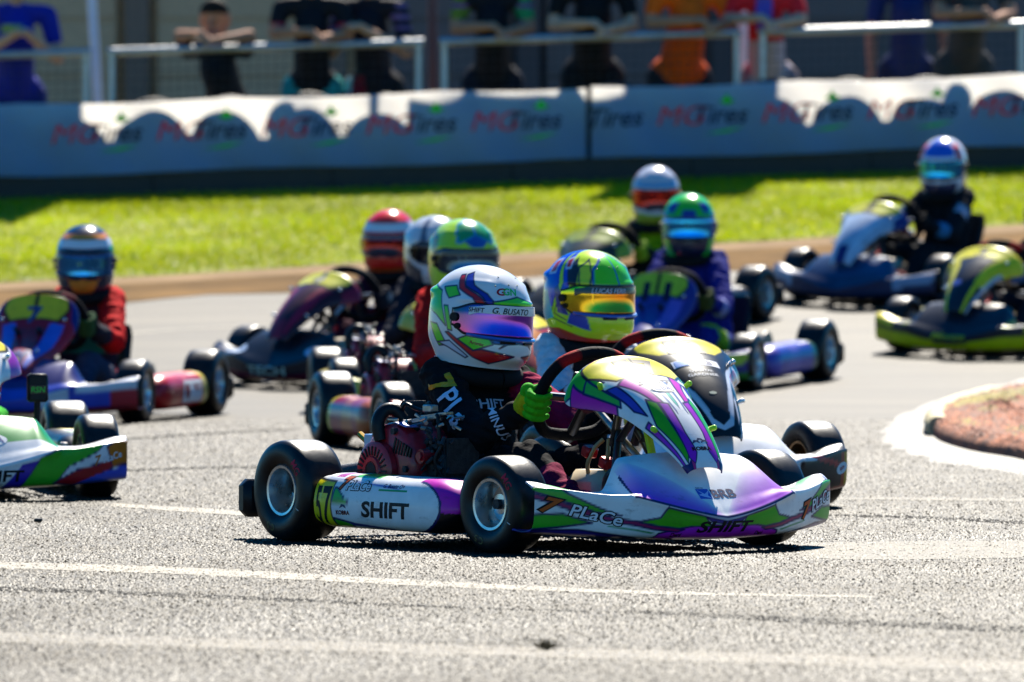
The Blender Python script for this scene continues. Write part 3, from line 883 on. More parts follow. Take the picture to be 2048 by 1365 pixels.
def wheel_parts(kart, x, y, r, w, rim_r, steer, side, txt=True, front=True, hi=False, rimc=None):
    wh = empty('wheel', kart, (x, y, r - 0.003))
    wh.rotation_euler = (math.radians(random.uniform(-180, 180)) * 0, 0, math.radians(steer))
    n = 72 if hi else 40
    hw = w / 2
    prof = [(-hw * 0.72, rim_r), (-hw * 0.86, rim_r + 0.004), (-hw * 0.97, rim_r + (r - rim_r) * 0.30), (-hw, rim_r + (r - rim_r) * 0.52), (-hw * 0.95, rim_r + (r - rim_r) * 0.76),
            (-hw * 0.84, r * 0.965), (-hw * 0.66, r * 0.993), (-hw * 0.35, r * 1.0), (0, r * 1.002), (hw * 0.35, r), (hw * 0.66, r * 0.993), (hw * 0.84, r * 0.965),
            (hw * 0.95, rim_r + (r - rim_r) * 0.76), (hw, rim_r + (r - rim_r) * 0.52), (hw * 0.97, rim_r + (r - rim_r) * 0.30), (hw * 0.86, rim_r + 0.004), (hw * 0.72, rim_r)]
    mb = MB(); mb.lathe(prof, n); V = np.concatenate(mb.V); F = list(mb.F)
    ty = mb.build('tyre', M_TYRE, wh, angle=60)
    # rim: rolled lips, dish and hub
    s = side
    mb = MB()
    lip = [(hw * 0.70, rim_r - 0.004), (hw * 0.80, rim_r + 0.003), (hw * 0.86, rim_r + 0.001), (hw * 0.84, rim_r - 0.006), (hw * 0.6, rim_r - 0.010), (0.0, rim_r - 0.016), (-hw * 0.6, rim_r - 0.010), (-hw * 0.84, rim_r - 0.006), (-hw * 0.86, rim_r + 0.001), (-hw * 0.78, rim_r + 0.003)]
    mb.lathe([(s * a, q) for a, q in lip], n)
    if front:
        dish = [(s * hw * 0.05, rim_r - 0.014), (s * -hw * 0.05, rim_r * 0.74), (s * -hw * 0.08, rim_r * 0.42), (s * hw * 0.25, rim_r * 0.40), (s * hw * 0.28, rim_r * 0.05)]
    else:
        dish = [(s * -hw * 0.10, rim_r - 0.014), (s * -hw * 0.18, rim_r * 0.8), (s * -hw * 0.22, rim_r * 0.40), (s * -hw * 0.05, rim_r * 0.36), (s * -hw * 0.03, rim_r * 0.04)]
    mb.lathe(dish, n)
    rm = mb.build('rim', rimc or M_ALU, wh, angle=35)
    for k in range(3):
        mb = MB()
        a = k * 2.094 + 0.6
        q = rim_r * 0.62
        y0 = s * (-hw * 0.05) if front else s * (-hw * 0.18)
        mb.tube([(q * math.sin(a), y0 + s * 0.0005, q * math.cos(a)), (q * math.sin(a), y0 + s * 0.003, q * math.cos(a))], rim_r * 0.19, n=16)
        mb.build('lightening_hole', M_BLKP, wh)
    mb = MB(); yb = s * (hw * 0.30 if front else 0.0)
    mb.tube([(0, yb - s * 0.02, 0), (0, yb + s * 0.012, 0)], rim_r * 0.22, n=6); mb.build('wheel_nut', M_DARKC, wh)
    if hi:
        bv = bvh_of(V, F)
        rd = (1, 0, 0) if s < 0 else (-1, 0, 0)
        rr = (r + rim_r) / 2 + 0.002
        for aa, t_, cc, hh in ((52, 'MG', (0.5, 0.01, 0.05), 0.022), (118, '1', WHITE, 0.012), (200, 'C 5', (0.22, 0.16, 0.06), 0.018)):
            a = math.radians(aa)
            cx = (-s) * rr * math.sin(a); cz = rr * math.cos(a)
            tang = Vector(((-s) * math.cos(a), 0, -math.sin(a)))
            rad = Vector(((-s) * math.sin(a), 0, math.cos(a)))
            write(wh, bv, t_, (cx, s * hw * 1.0, cz), tang, rad, hh, cc, bold=0.01, off=0.0012)
    return wh

def nose_surface(nu, nv, cy=0.0):
    U = np.linspace(-1, 1, nu); a = np.abs(U)
    Fx = 0.385 - 0.185 * a ** 2.0
    H = np.where(a < 0.40, 0.258 - 0.012 * (a / 0.4) ** 2, 0)
    H = np.where(a >= 0.40, 0.246 + (0.160 - 0.246) * sstep(0.40, 0.58, a) + 0.030 * sstep(0.66, 1.0, a), H)
    Rx = 0.17 + 0.035 * sstep(0.35, 0.6, a) - 0.045 * sstep(0.6, 1, a)
    Bz = 0.034 + 0.022 * a ** 2
    zc = 0.092 + 0.056 * np.clip(a / 0.52, 0, 1) ** 1.3 + 0.018 * sstep(0.6, 1, a)
    y = 0.49 * U + cy
    rows = [np.stack([Fx - 0.10, y, Bz + 0.004], 1), np.stack([Fx - 0.045, y, Bz], 1), np.stack([Fx - 0.007, y, Bz + 0.020], 1), np.stack([Fx, y, zc], 1)]
    for f in (0.2, 0.4, 0.6, 0.8, 1.0):
        bul = 1 - (1 - f) ** 1.45
        rows.append(np.stack([Fx + (Rx - Fx) * f, y, zc + (H - zc) * bul], 1))
    ctrl = np.stack(rows)
    R = cr_rows(ctrl, nv)
    # crisp feature line where the shield meets the lower face
    V = R.reshape(-1, 3)
    UU = np.tile(U, nv); VV = np.repeat(np.linspace(0, 1, nv), nu)
    bend = 0.006 * np.exp(-((VV - 0.375) / 0.02) ** 2) * (np.abs(UU) < 0.55)
    V[:, 0] += bend
    zcr = np.tile(zc, nv); bzr = np.tile(Bz, nv)
    G = np.where(VV <= 0.375, np.clip((V[:, 2] - bzr) / (zcr - bzr), 0, 1), 1 + (VV - 0.375) / 0.625)
    return V, grid_faces(nv, nu), UU, G

def hood_surface(nq, nw, tall=False):
    ctr = np.array([(-0.060, 0.508), (-0.040, 0.507), (-0.005, 0.487), (0.05, 0.462), (0.11, 0.432), (0.175, 0.390), (0.235, 0.338), (0.280, 0.288), (0.307, 0.246), (0.316, 0.222)])
    Wd = np.array([0.150, 0.196, 0.198, 0.165, 0.126, 0.106, 0.090, 0.076, 0.066, 0.058])
    Dr = np.array([0.070, 0.110, 0.112, 0.096, 0.080, 0.070, 0.056, 0.040, 0.026, 0.018])
    if tall:
        ctr = np.array([(-0.050, 0.515), (-0.046, 0.513), (-0.020, 0.472), (0.010, 0.425), (0.045, 0.380), (0.095, 0.340), (0.160, 0.305), (0.230, 0.270), (0.285, 0.232), (0.305, 0.205)])
        Wd = np.array([0.135, 0.165, 0.180, 0.175, 0.155, 0.130, 0.108, 0.088, 0.072, 0.062]); Dr = np.array([0.04, 0.06, 0.065, 0.065, 0.065, 0.065, 0.055, 0.04, 0.026, 0.018])
    Q = np.linspace(-1, 1, nq)
    rows = []
    for (x, z), w, d in zip(ctr, Wd, Dr):
        yy = w * np.sin(Q * np.pi / 2 * 0.92) / math.sin(np.pi / 2 * 0.92)
        zz = z - d * np.abs(Q) ** 2.0
        xx = x - 0.012 * np.abs(Q) ** 3
        rows.append(np.stack([xx, yy, zz], 1))
    R = cr_rows(np.stack(rows), nw)
    return R.reshape(-1, 3), grid_faces(nw, nq), np.tile(Q, nw), np.repeat(np.linspace(0, 1, nw), nq)

def pod_surface(side, nu, nv):
    """rounded side box, side = -1 right, +1 left"""
    u = np.linspace(0, 1, nu); s = -0.775 + 0.635 * u
    e = np.where(u > 0.80, np.sqrt(np.clip(1 - ((u - 0.80) / 0.2) ** 2, 0, 1)), 1.0)
    e = np.maximum(e, 0.03)
    er = 0.90 + 0.10 * sstep(0, 0.08, u)
    th = np.linspace(0, 2 * np.pi, nv, endpoint=False)
    n_ = 3.6
    V = []
    for i in range(nu):
        c, sn = np.cos(th), np.sin(th)
        rx = np.sign(c) * np.abs(c) ** (2 / n_); rz = np.sign(sn) * np.abs(sn) ** (2 / n_)
        hw = 0.085 * er[i] * (0.35 + 0.65 * e[i]); hz = 0.073 * er[i] * e[i]
        zc = 0.114 - 0.004 * u[i]
        yy = 0.425 + hw * rx - 0.012 * (rz > 0) * rz
        V.append(np.stack([np.full(nv, s[i]), side * yy, zc + hz * rz], 1))
    V = np.concatenate(V)
    F = grid_faces(nu, nv, True)
    F.append(tuple(range(nv))); F.append(tuple(range((nu - 1) * nv, nu * nv)))
    return V, F

def engine(kart, hi):
    e = empty('engine', kart)
    ex, ey, ez = -0.64, -0.285, 0.0
    # crankcase and cylinder
    mb = MB(); mb.box((-0.60, -0.26, 0.12), (0.10, 0.075, 0.075), ch=0.25)
    mb.box((-0.50, -0.25, 0.19), (0.055, 0.06, 0.06), ch=0.2); mb.box((-0.47, -0.25, 0.13), (0.05, 0.055, 0.05), ch=0.2)
    mb.build('crankcase', M_DARKC, e)
    mb = MB()
    for k in range(8):
        mb.box((-0.535 + k * 0.014, -0.25, 0.222 + k * 0.002), (0.004, 0.052, 0.048), ch=0.2)
    mb.build('cooling_fins', M_DARKC, e)
    # red blower housing facing right: box body with rounded top
    mb = MB()
    prof = []
    for t in np.linspace(-math.pi * 0.10, math.pi * 1.10, 28):
        prof.append((0.115 * math.cos(t), 0.118 * math.sin(t)))
    prof += [(-0.115, -0.10), (0.115, -0.10)]
    P = np.array(prof); k = len(P); cx, cz = -0.635, 0.205
    ring = lambda y, sc: np.stack([cx + P[:, 0] * sc, np.full(k, y), cz + P[:, 1] * sc], 1)
    V = np.concatenate([ring(-0.22, 1.0), ring(-0.335, 1.0), ring(-0.35, 0.95), ring(-0.358, 0.84)])
    F = grid_faces(4, k, True); F.append(tuple(range(3 * k, 4 * k))); F.append(tuple(range(k)))
    mb.add(V, F); mb.build('blower_housing', M_REDE, e)
    # slots in the housing face
    for k2 in range(7):
        mb = MB(); mb.box((-0.600 + k2 * 0.012, -0.3575, 0.262 - 0.003 * k2), (0.0035, 0.003, 0.022 - 0.0015 * k2), rotm('Y', 20), ch=0.2); mb.build('vent_slot', M_BLKP, e)
    for k2 in range(4):
        mb = MB(); mb.box((-0.562 + k2 * 0.012, -0.3575, 0.160), (0.004, 0.003, 0.020), ch=0.2); mb.build('vent_slot', M_BLKP, e)
    # recoil cover
    rc = (-0.668, -0.372, 0.192)
    mb = MB(); mb.lathe([(0.012, 0.082), (-0.004, 0.080), (-0.012, 0.070), (-0.012, 0.040), (-0.018, 0.037), (-0.018, 0.026), (-0.010, 0.024), (-0.008, 0.001)], 48, c=rc)
    mb.build('recoil_cover', M_REDE, e)
    mb = MB()
    for k2 in range(24):
        a = k2 * math.pi / 12
        q = 0.055
        R_ = rotm('Y', math.degrees(a))
        mb.box((rc[0] + q * math.sin(a), rc[1] - 0.0125, rc[2] + q * math.cos(a)), (0.0026, 0.0022, 0.0125), R_, ch=0.2)
    mb.build('cooling_slot', M_BLKP, e)
    mb = MB(); mb.lathe([(-0.0185, 0.024), (-0.020, 0.012), (-0.020, 0.001)], 20, c=rc); mb.build('badge', M_BLKP, e)
    # bolts
    for bx, bz in ((-0.545, 0.20), (-0.545, 0.128), (-0.60, 0.30)):
        mb = MB(); mb.tube([(bx, -0.352, bz), (bx, -0.366, bz)], 0.010, n=6); mb.build('bolt', M_DARKC, e)
    mb = MB(); mb.tube([(-0.50, -0.30, 0.235), (-0.50, -0.345, 0.235)], 0.02, n=14); mb.tube([(-0.50, -0.345, 0.235), (-0.50, -0.352, 0.235)], 0.013, n=6); mb.build('oil_cap', M_REDE, e)
    mb = MB(); mb.box((-0.585, -0.33, 0.318), (0.026, 0.02, 0.0015), rotm('Y', 12), ch=0.1); mb.build('sticker', mat('blue_white_sticker', (0.15, 0.2, 0.6), rough=0.4, var=0.5, vscale=90), e)
    # carburettor, air box, spark lead, hoses, linkages
    mb = MB(); mb.box((-0.775, -0.285, 0.255), (0.032, 0.03, 0.032), ch=0.1); mb.build('air_box', mat('pale_blue_alloy', (0.25, 0.42, 0.66), rough=0.3, metal=0.5), e)
    mb = MB(); mb.box((-0.73, -0.285, 0.235), (0.02, 0.03, 0.05), ch=0.2); mb.box((-0.775, -0.285, 0.205), (0.025, 0.026, 0.018), ch=0.2); mb.tube([(-0.73, -0.30, 0.28), (-0.73, -0.30, 0.305)], 0.008, n=8); mb.tube([(-0.70, -0.315, 0.285), (-0.76, -0.315, 0.285)], 0.006, n=8)
    mb.build('carburettor', M_STEEL, e)
    mb = MB(); mb.tube([(-0.80, -0.30, 0.262), (-0.845, -0.30, 0.285)], 0.0095, n=8); mb.build('brass_fitting', mat('brass', (0.55, 0.33, 0.06), rough=0.35, metal=1.0), e)
    mb = MB(); mb.tube(bez([(-0.66, -0.36, 0.275), (-0.668, -0.365, 0.32), (-0.668, -0.345, 0.352), (-0.655, -0.32, 0.355), (-0.645, -0.30, 0.33)], 20), 0.019, n=14); mb.build('breather_hose', M_BLKP, e)
    rnd = random.Random(3)
    mb = MB()
    hoses = [[(-0.65, -0.30, 0.335), (-0.62, -0.31, 0.372), (-0.58, -0.30, 0.36), (-0.54, -0.29, 0.352), (-0.49, -0.28, 0.345)],
             [(-0.61, -0.27, 0.33), (-0.58, -0.26, 0.375), (-0.55, -0.27, 0.35), (-0.50, -0.27, 0.33)],
             [(-0.50, -0.30, 0.32), (-0.47, -0.31, 0.345), (-0.455, -0.315, 0.30), (-0.46, -0.31, 0.23), (-0.48, -0.31, 0.16)],
             [(-0.70, -0.30, 0.29), (-0.66, -0.31, 0.31), (-0.60, -0.31, 0.318), (-0.56, -0.31, 0.305)],
             [(-0.43, -0.30, 0.15), (-0.45, -0.33, 0.22), (-0.43, -0.32, 0.27)], [(-0.80, -0.28, 0.22), (-0.75, -0.32, 0.18), (-0.70, -0.30, 0.16)]]
    for hs in hoses: mb.tube(bez(hs, 18), 0.0055, n=8)
    mb.build('hose', M_BLKP, e)
    mb = MB()
    mb.box((-0.545, -0.305, 0.332), (0.075, 0.008, 0.006), rotm('Y', -8), ch=0.3); mb.box((-0.50, -0.29, 0.345), (0.06, 0.012, 0.004), rotm('Y', -6), ch=0.3)
    mb.box((-0.53, -0.29, 0.362), (0.022, 0.012, 0.010), ch=0.3)
    for k2 in range(26):
        x_ = rnd.uniform(-0.71, -0.42); y_ = rnd.uniform(-0.34, -0.24); z_ = 0.318 + rnd.uniform(-0.01, 0.026) - 0.1 * max(0, x_ + 0.5)
        mb.tube([(x_, y_, z_), (x_ + rnd.uniform(-0.03, 0.03), y_ + rnd.uniform(-0.02, 0.02), z_ + rnd.uniform(-0.006, 0.012))], rnd.uniform(0.003, 0.0065), n=7)
    mb.build('linkage', M_STEEL, e)
    mb = MB()
    for k2 in range(40):
        x_ = rnd.uniform(-0.53, -0.41); z_ = rnd.uniform(0.09, 0.31); y_ = -0.295 - rnd.uniform(0, 0.03)
        if k2 % 3: mb.tube([(x_, y_, z_), (x_ + rnd.uniform(-0.02, 0.02), y_ - 0.012, z_ + rnd.uniform(-0.02, 0.02))], rnd.uniform(0.003, 0.007), n=8)
        else: mb.box((x_, y_, z_), (rnd.uniform(0.005, 0.015), 0.009, rnd.uniform(0.004, 0.011)), rotm('Y', rnd.uniform(-30, 30)), ch=0.35)
    mb.build('governor_parts', M_DARKC, e)
    # exhaust and chain guard
    mb = MB(); mb.tube(bez([(-0.52, -0.20, 0.22), (-0.60, -0.15, 0.24), (-0.75, -0.17, 0.22), (-0.90, -0.2, 0.21)], 20), 0.02, n=12); mb.tube([(-0.88, -0.2, 0.19), (-1.04, -0.22, 0.17)], 0.026, n=16)
    mb.build('exhaust', M_DARKC, e)
    mb = MB(); mb.lathe([(-0.004, 0.03), (-0.004, 0.085), (0.004, 0.085), (0.004, 0.03)], 40, c=(-0.905, -0.21, 0.136), closed=True); mb.build('sprocket', M_STEEL, e)
    return e

def steering(kart, band, hi):
    C = Vector((-0.235, 0, 0.402)); up = Vector((0.47, 0, 0.883)); lat = Vector((0, 1, 0)); nrm = Vector((-0.883, 0, 0.47))
    n = 64; rr = 0.142
    pts = []; cols = []
    mb = MB()
    for k in range(n + 1):
        a = 2 * math.pi * k / n
        px, py = math.sin(a), math.cos(a)
        q = rr * (1.0 if py < 0.72 else 1 - 0.10 * (py - 0.72) / 0.28)
        q = q * (1.0 if py > -0.8 else 1 - 0.12 * (-py - 0.8) / 0.2)
        pts.append(C + lat * (-px * q) + up * (py * q))
    V0 = mb.n
    ns_ = 12
    mb.tube([tuple(p) for p in pts], 0.0165 if hi else 0.018, n=ns_, cap=False)
    Cc = np.tile(np.array(BLACK), (mb.n, 1))
    for k in range(n + 1):
        deg = 360 * k / n
        if 28 < deg < 48 or 312 < deg < 332 or 100 < deg < 116 or 244 < deg < 260: Cc[k * ns_:(k + 1) * ns_] = band
    mb.C = [Cc]
    sw = mb.build('steering_wheel', M_GLOVE, kart, vc=True)
    m2 = MB()
    for a in (90, 270, 180):
        t = math.radians(a)
        p = C + lat * (-math.sin(t) * rr) + up * (math.cos(t) * rr); c2 = C + nrm * -0.03
        m2.tube([tuple(c2), tuple((p + c2) / 2), tuple(p)], 0.011, n=8, flat=1.6)
    m2.tube([tuple(C - nrm * 0.045), tuple(C - nrm * 0.02)], 0.035, n=16)
    m2.build('spoke', M_FRAME, sw)
    m2 = MB(); m2.box(tuple(C + up * 0.035 - nrm * 0.0), (0.012, 0.045, 0.03), np.array([nrm, lat, up]).T, ch=0.3); m2.build('dash_display', M_BLKP, sw)
    m3 = MB(); m3.tube([tuple(C - nrm * 0.04), (0.02, 0, 0.235), (0.075, 0, 0.10)], 0.011, n=10); m3.build('steering_column', M_STEEL, kart)
    m3 = MB()
    for s in (-1, 1):
        m3.tube([(-0.03, s * 0.03, 0.31), (0.05, s * 0.12, 0.09)], 0.011, n=10)
        m3.tube([(0.005, s * 0.045, 0.42), (-0.05, s * 0.035, 0.27)], 0.009, n=8, flat=1.6)
        m3.tube([(0.10, s * 0.05, 0.38), (-0.02, s * 0.04, 0.28)], 0.008, n=8, flat=1.6)
    m3.build('column_support', M_FRAME, kart)
    for cc_ in ((-0.135, -0.05, 0.252), (-0.085, -0.03, 0.222)):
        m3 = MB(); m3.box(cc_, (0.016, 0.019, 0.015), rotm('Y', 20), ch=0.3); m3.build('column_clamp', M_REDA, kart)
    return C, up, lat, nrm

def seat_shell(kart, m):
    u = np.linspace(0, 1, 30); nv = 26
    side = bez([(-0.52, 0, 0.075), (-0.62, 0, 0.045), (-0.74, 0, 0.05), (-0.84, 0, 0.11), (-0.89, 0, 0.22), (-0.92, 0, 0.34), (-0.93, 0, 0.37)], 30)
    V = []
    for i, p in enumerate(side):
        t = i / 29
        w = 0.135 + 0.03 * math.sin(t * math.pi) - 0.03 * t
        lift = 0.10 * math.sin(min(1, t * 1.3) * math.pi) ** 0.7 + 0.02
        q = np.linspace(-1, 1, nv)
        nx, nz = (0.3 + 0.7 * t), (1 - 0.8 * t)
        V.append(np.stack([p[0] + lift * np.abs(q) ** 3 * nx, w * np.sin(q * 1.5) / math.sin(1.5), p[2] + lift * np.abs(q) ** 3 * nz], 1))
    o = link_mesh('seat', np.concatenate(V), grid_faces(30, nv), m, kart, angle=180)
    solid(o, 0.006, 0)

def build_kart(K):
    hi = K.get('hi', 0)      # 2 = the sharp kart, 1 = next, 0 = blurred ones
    root = empty('go_kart')
    nu = (420, 220, 110)[2 - hi]; nv = (180, 90, 50)[2 - hi]
    # --- nose
    V, F, U, W = nose_surface(nu, nv, 0.012); V[:, 1] *= K.get('nosew', 1.0); F = orient(V, F, (0.5, 0, 1))
    nose = link_mesh('nose_fairing', V, F, M_PAINT, root, C=K['nose'](U, W, V), angle=180); solid(nose, 0.005)
    Kb = {'nose': (nose, bvh_of(V, F))}
    # --- front panel
    V, F, Q, T = hood_surface((240, 120, 60)[2 - hi], (280, 140, 70)[2 - hi], K.get('tall', False)); F = orient(V, F, (0.5, 0, 1))
    hood = link_mesh('front_panel', V, F, M_PAINT, root, C=K['hood'](Q, T, V), angle=180); solid(hood, 0.004)
    Kb['hood'] = (hood, bvh_of(V, F))
    for (x, y, z) in ((0.035, -0.140, 0.425), (0.035, 0.140, 0.425), (0.205, -0.085, 0.315), (0.205, 0.085, 0.315)):
        h_, n_, _, _ = Kb['hood'][1].find_nearest(Vector((x, y, z)))
        if n_.z < 0: n_ = -n_
        mb = MB(); mb.tube([tuple(h_), tuple(h_ + n_ * 0.012)], 0.0075, n=10); mb.ball(tuple(h_ + n_ * 0.014), 0.008); mb.build('fastener', mat('lime_fastener', LIME, rough=0.4) if hi == 2 else M_CHROME, hood)
    # --- pods
    for s in (-1, 1):
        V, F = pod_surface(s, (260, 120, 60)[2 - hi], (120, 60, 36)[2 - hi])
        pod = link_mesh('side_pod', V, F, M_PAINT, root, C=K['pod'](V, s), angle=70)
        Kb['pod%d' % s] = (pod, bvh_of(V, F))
        for bx in (-0.72, -0.25):
            mb = MB(); mb.tube([(bx, s * 0.24, 0.07), (bx, s * 0.36, 0.09)], 0.009, n=8); mb.build('pod_bar', M_FRAME, root)
    # --- wheels
    st = K.get('steer', 3)
    rimc = K.get('rim', M_ALU)
    for s in (-1, 1):
        wheel_parts(root, 0.0, s * 0.43, 0.128, 0.118, 0.067, st, s, hi=hi == 2, rimc=rimc)
        wheel_parts(root, -WB, s * 0.445, 0.137, 0.142, 0.067, 0, s, front=False, hi=hi == 2, rimc=rimc)
        mb = MB(); mb.tube([(0, s * 0.27, 0.10), (0, s * 0.375, 0.125)], 0.014, n=10); mb.box((0, s * 0.33, 0.125), (0.025, 0.012, 0.04), ch=0.3); mb.tube([(0.0, s * 0.34, 0.125), (0.06, s * 0.06, 0.10)], 0.006, n=8); mb.build('stub_axle', M_STEEL, root)
    mb = MB(); mb.tube([(-WB, -0.38, 0.136), (-WB, 0.38, 0.136)], 0.02, n=14); mb.build('rear_axle', M_STEEL, root)
    mb = MB(); mb.lathe([(-0.006, 0.02), (-0.006, 0.075), (0.006, 0.075), (0.006, 0.02)], 32, c=(-WB, 0.2, 0.136), closed=True); mb.build('brake_disc', M_STEEL, root)
    # --- frame
    mb = MB()
    for s in (-1, 1):
        mb.tube(bez([(0.16, s * 0.16, 0.06), (0.02, s * 0.22, 0.062), (-0.1, s * 0.28, 0.062), (-0.35, s * 0.27, 0.062), (-0.7, s * 0.22, 0.066), (-1.03, s * 0.22, 0.07)], 30), 0.014, n=10)
        mb.tube([(0.0, s * 0.23, 0.062), (0.0, s * 0.29, 0.10)], 0.014, n=10)
    for x in (0.15, -0.1, -0.45, -0.97): mb.tube([(x, -0.25 if x < 0.1 else -0.16, 0.06), (x, 0.25 if x < 0.1 else 0.16, 0.06)], 0.013, n=10)
    mb.tube(bez([(0.15, -0.15, 0.06), (0.26, -0.14, 0.075), (0.29, 0, 0.08), (0.26, 0.14, 0.075), (0.15, 0.15, 0.06)], 24), 0.010, n=8)
    mb.build('frame', K.get('frame', M_FRAME), root)
    mb = MB(); mb.box((-0.20, 0, 0.047), (0.36, 0.215, 0.003), ch=0.2); mb.build('floor_pan', M_ALU, root)
    # --- rear bumper
    mb = MB()
    for s in (-1, 1): mb.box((-1.095, s * 0.41, 0.108), (0.034, 0.10, 0.052), rotm('Z', s * 12), ch=0.55)
    mb.box((-1.10, 0, 0.108), (0.028, 0.33, 0.045), ch=0.55)
    mb.build('rear_bumper', M_BLKP, root)
    for s in (-1, 1):
        mb = MB(); mb.tube([(-0.97, s * 0.2, 0.07), (-1.10, s * 0.2, 0.10)], 0.011, n=8); mb.build('bumper_bracket', M_FRAME, root)
    # --- cockpit
    seat_shell(root, K.get('seat', M_BLKP))
    engine(root, hi)
    Kb['wheel'] = steering(root, K.get('band', (0.4, 0.01, 0.01)), hi)
    mb = MB(); mb.box((-0.15, 0.0, 0.135), (0.085, 0.075, 0.068), ch=0.45); mb.build('fuel_tank', M_TANK, root)
    mb = MB(); mb.tube(bez([(-0.10, -0.03, 0.285), (-0.115, -0.05, 0.26), (-0.13, -0.06, 0.22), (-0.14, -0.05, 0.19)], 14), 0.006, n=8); mb.tube(bez([(-0.09, -0.02, 0.285), (-0.08, -0.03, 0.25), (-0.09, -0.03, 0.20)], 10), 0.006, n=8); mb.build('fuel_hose', mat('amber_hose', (0.42, 0.26, 0.10), rough=0.3), root)
    mb = MB()
    for s in (-1, 1):
        mb.tube(bez([(0.02, s * 0.12, 0.06), (0.03, s * 0.125, 0.14), (0.045, s * 0.12, 0.20), (0.10, s * 0.08, 0.225), (0.17, s * 0.05, 0.225)], 22), 0.0085, n=8)
    mb.build('nose_stay', M_FRAME, root)
    for s in (-1, 1):
        mb = MB(); mb.tube([(0.10, s * 0.16, 0.065), (0.145, s * 0.16, 0.165)], 0.006, n=8); mb.box((0.143, s * 0.155, 0.165), (0.008, 0.035, 0.012), ch=0.4)
        mb.build('pedal', M_ALU, root)
    mb = MB()
    V, F = capsule((0.005, -0.035, 0.13), 0.060, (0.015, -0.035, 0.195), 0.048, sq=(0.5, 0.9)); mb.add(V, F); mb.build('foot_guard', M_BLKP, root)
    if hi == 2:
        mb = MB(); mb.tube([(0.005, 0.0, 0.43), (0.045, 0.0, 0.335), (0.075, 0.0, 0.25), (0.085, 0.0, 0.19)], 0.0085, n=8, flat=1.5); mb.build('safety_strap', mat('lime_strap', (0.62, 0.85, 0.01), rough=0.6), root)
    for f in K.get('marks', ()): f(root, Kb)
    # --- stand it on the track
    X, Y, phi = K['pos']
    place(root, X, Y, phi)
    tag(root, K['label'], 'go-kart', 'go-karts racing round the bend')
    return root, Kb

def kart_matrix(X, Y, phi):
    ph = math.radians(phi)
    hd = np.array([math.sin(ph), -math.cos(ph)]); lf = np.array([math.cos(ph), math.sin(ph)])
    fr = np.array([X, Y]); rr = fr - hd * WB
    zf = float(zg(*fr)); zr = float(zg(*rr)); zl = float(zg(*(fr - hd * 0.46 + lf * 0.43))); zr2 = float(zg(*(fr - hd * 0.46 - lf * 0.43)))
    fx = Vector((hd[0], hd[1], (zf - zr) / WB)).normalized()
    ly = Vector((lf[0], lf[1], (zl - zr2) / 0.86)); up = fx.cross(ly).normalized(); ly = up.cross(fx).normalized()
    M = Matrix.Identity(4)
    for i in range(3):
        M[i][0] = fx[i]; M[i][1] = ly[i]; M[i][2] = up[i]
    M[0][3] = X; M[1][3] = Y; M[2][3] = zf + 0.003
    return M
def place(o, X, Y, phi): o.matrix_world = kart_matrix(X, Y, phi)
# ================================================================== HELMETS AND DRIVERS
HH = 0.138
def helm_pt(az, zn, off=0.0):
    """az degrees from the front towards the driver's right, zn -1 chin rim .. 1 crown"""
    az = np.asarray(az, float); zn = np.asarray(zn, float)
    t = np.radians(az)
    S = np.where(zn > 0, (1 - np.clip(zn, 0, 1) ** 2.35) ** (1 / 2.05), 1 - 0.10 * np.clip(-zn, 0, 1) ** 2.5)
    c, s = np.cos(t), np.sin(t)
    xf = 0.146 + 0.016 * np.exp(-((zn + 0.58) / 0.34) ** 2) - 0.012 * sstep(-0.75, -1.0, zn)
    xb = 0.150 - 0.030 * sstep(-0.35, -1.0, zn)
    a = np.where(c > 0, xf, xb); b = 0.121 - 0.006 * sstep(-0.5, -1, zn)
    e = 2.25
    q = (np.abs(c / a) ** e + np.abs(s / b) ** e) ** (-1 / e)
    x = q * c * S; y = -q * s * S
    z = HH * zn + 0.012 * np.where(zn < -0.5, (-zn - 0.5) * 2 * (1 - c) / 2, 0)
    R = np.sqrt(x * x + y * y + z * z) + 1e-9
    aa = np.abs((az + 180) % 360 - 180)
    off = off + 0.011 * sstep(112, 150, aa) * np.exp(-((zn - 0.40) / 0.10) ** 2)          # rear spoiler
    off = off + 0.006 * (1 - sstep(40, 66, aa)) * np.exp(-((zn + 0.74) / 0.16) ** 2)       # chin bar
    off = off + 0.0045 * (1 - sstep(60, 88, aa)) * np.exp(-((zn - 0.31) / 0.05) ** 2)      # brow over the visor
    off = off + 0.004 * sstep(20, 40, aa) * (1 - sstep(60, 80, aa)) * np.exp(-((zn - 0.66) / 0.07) ** 2)
    k = 1 + off / R
    return np.stack([x * k, y * k, z * k], -1)

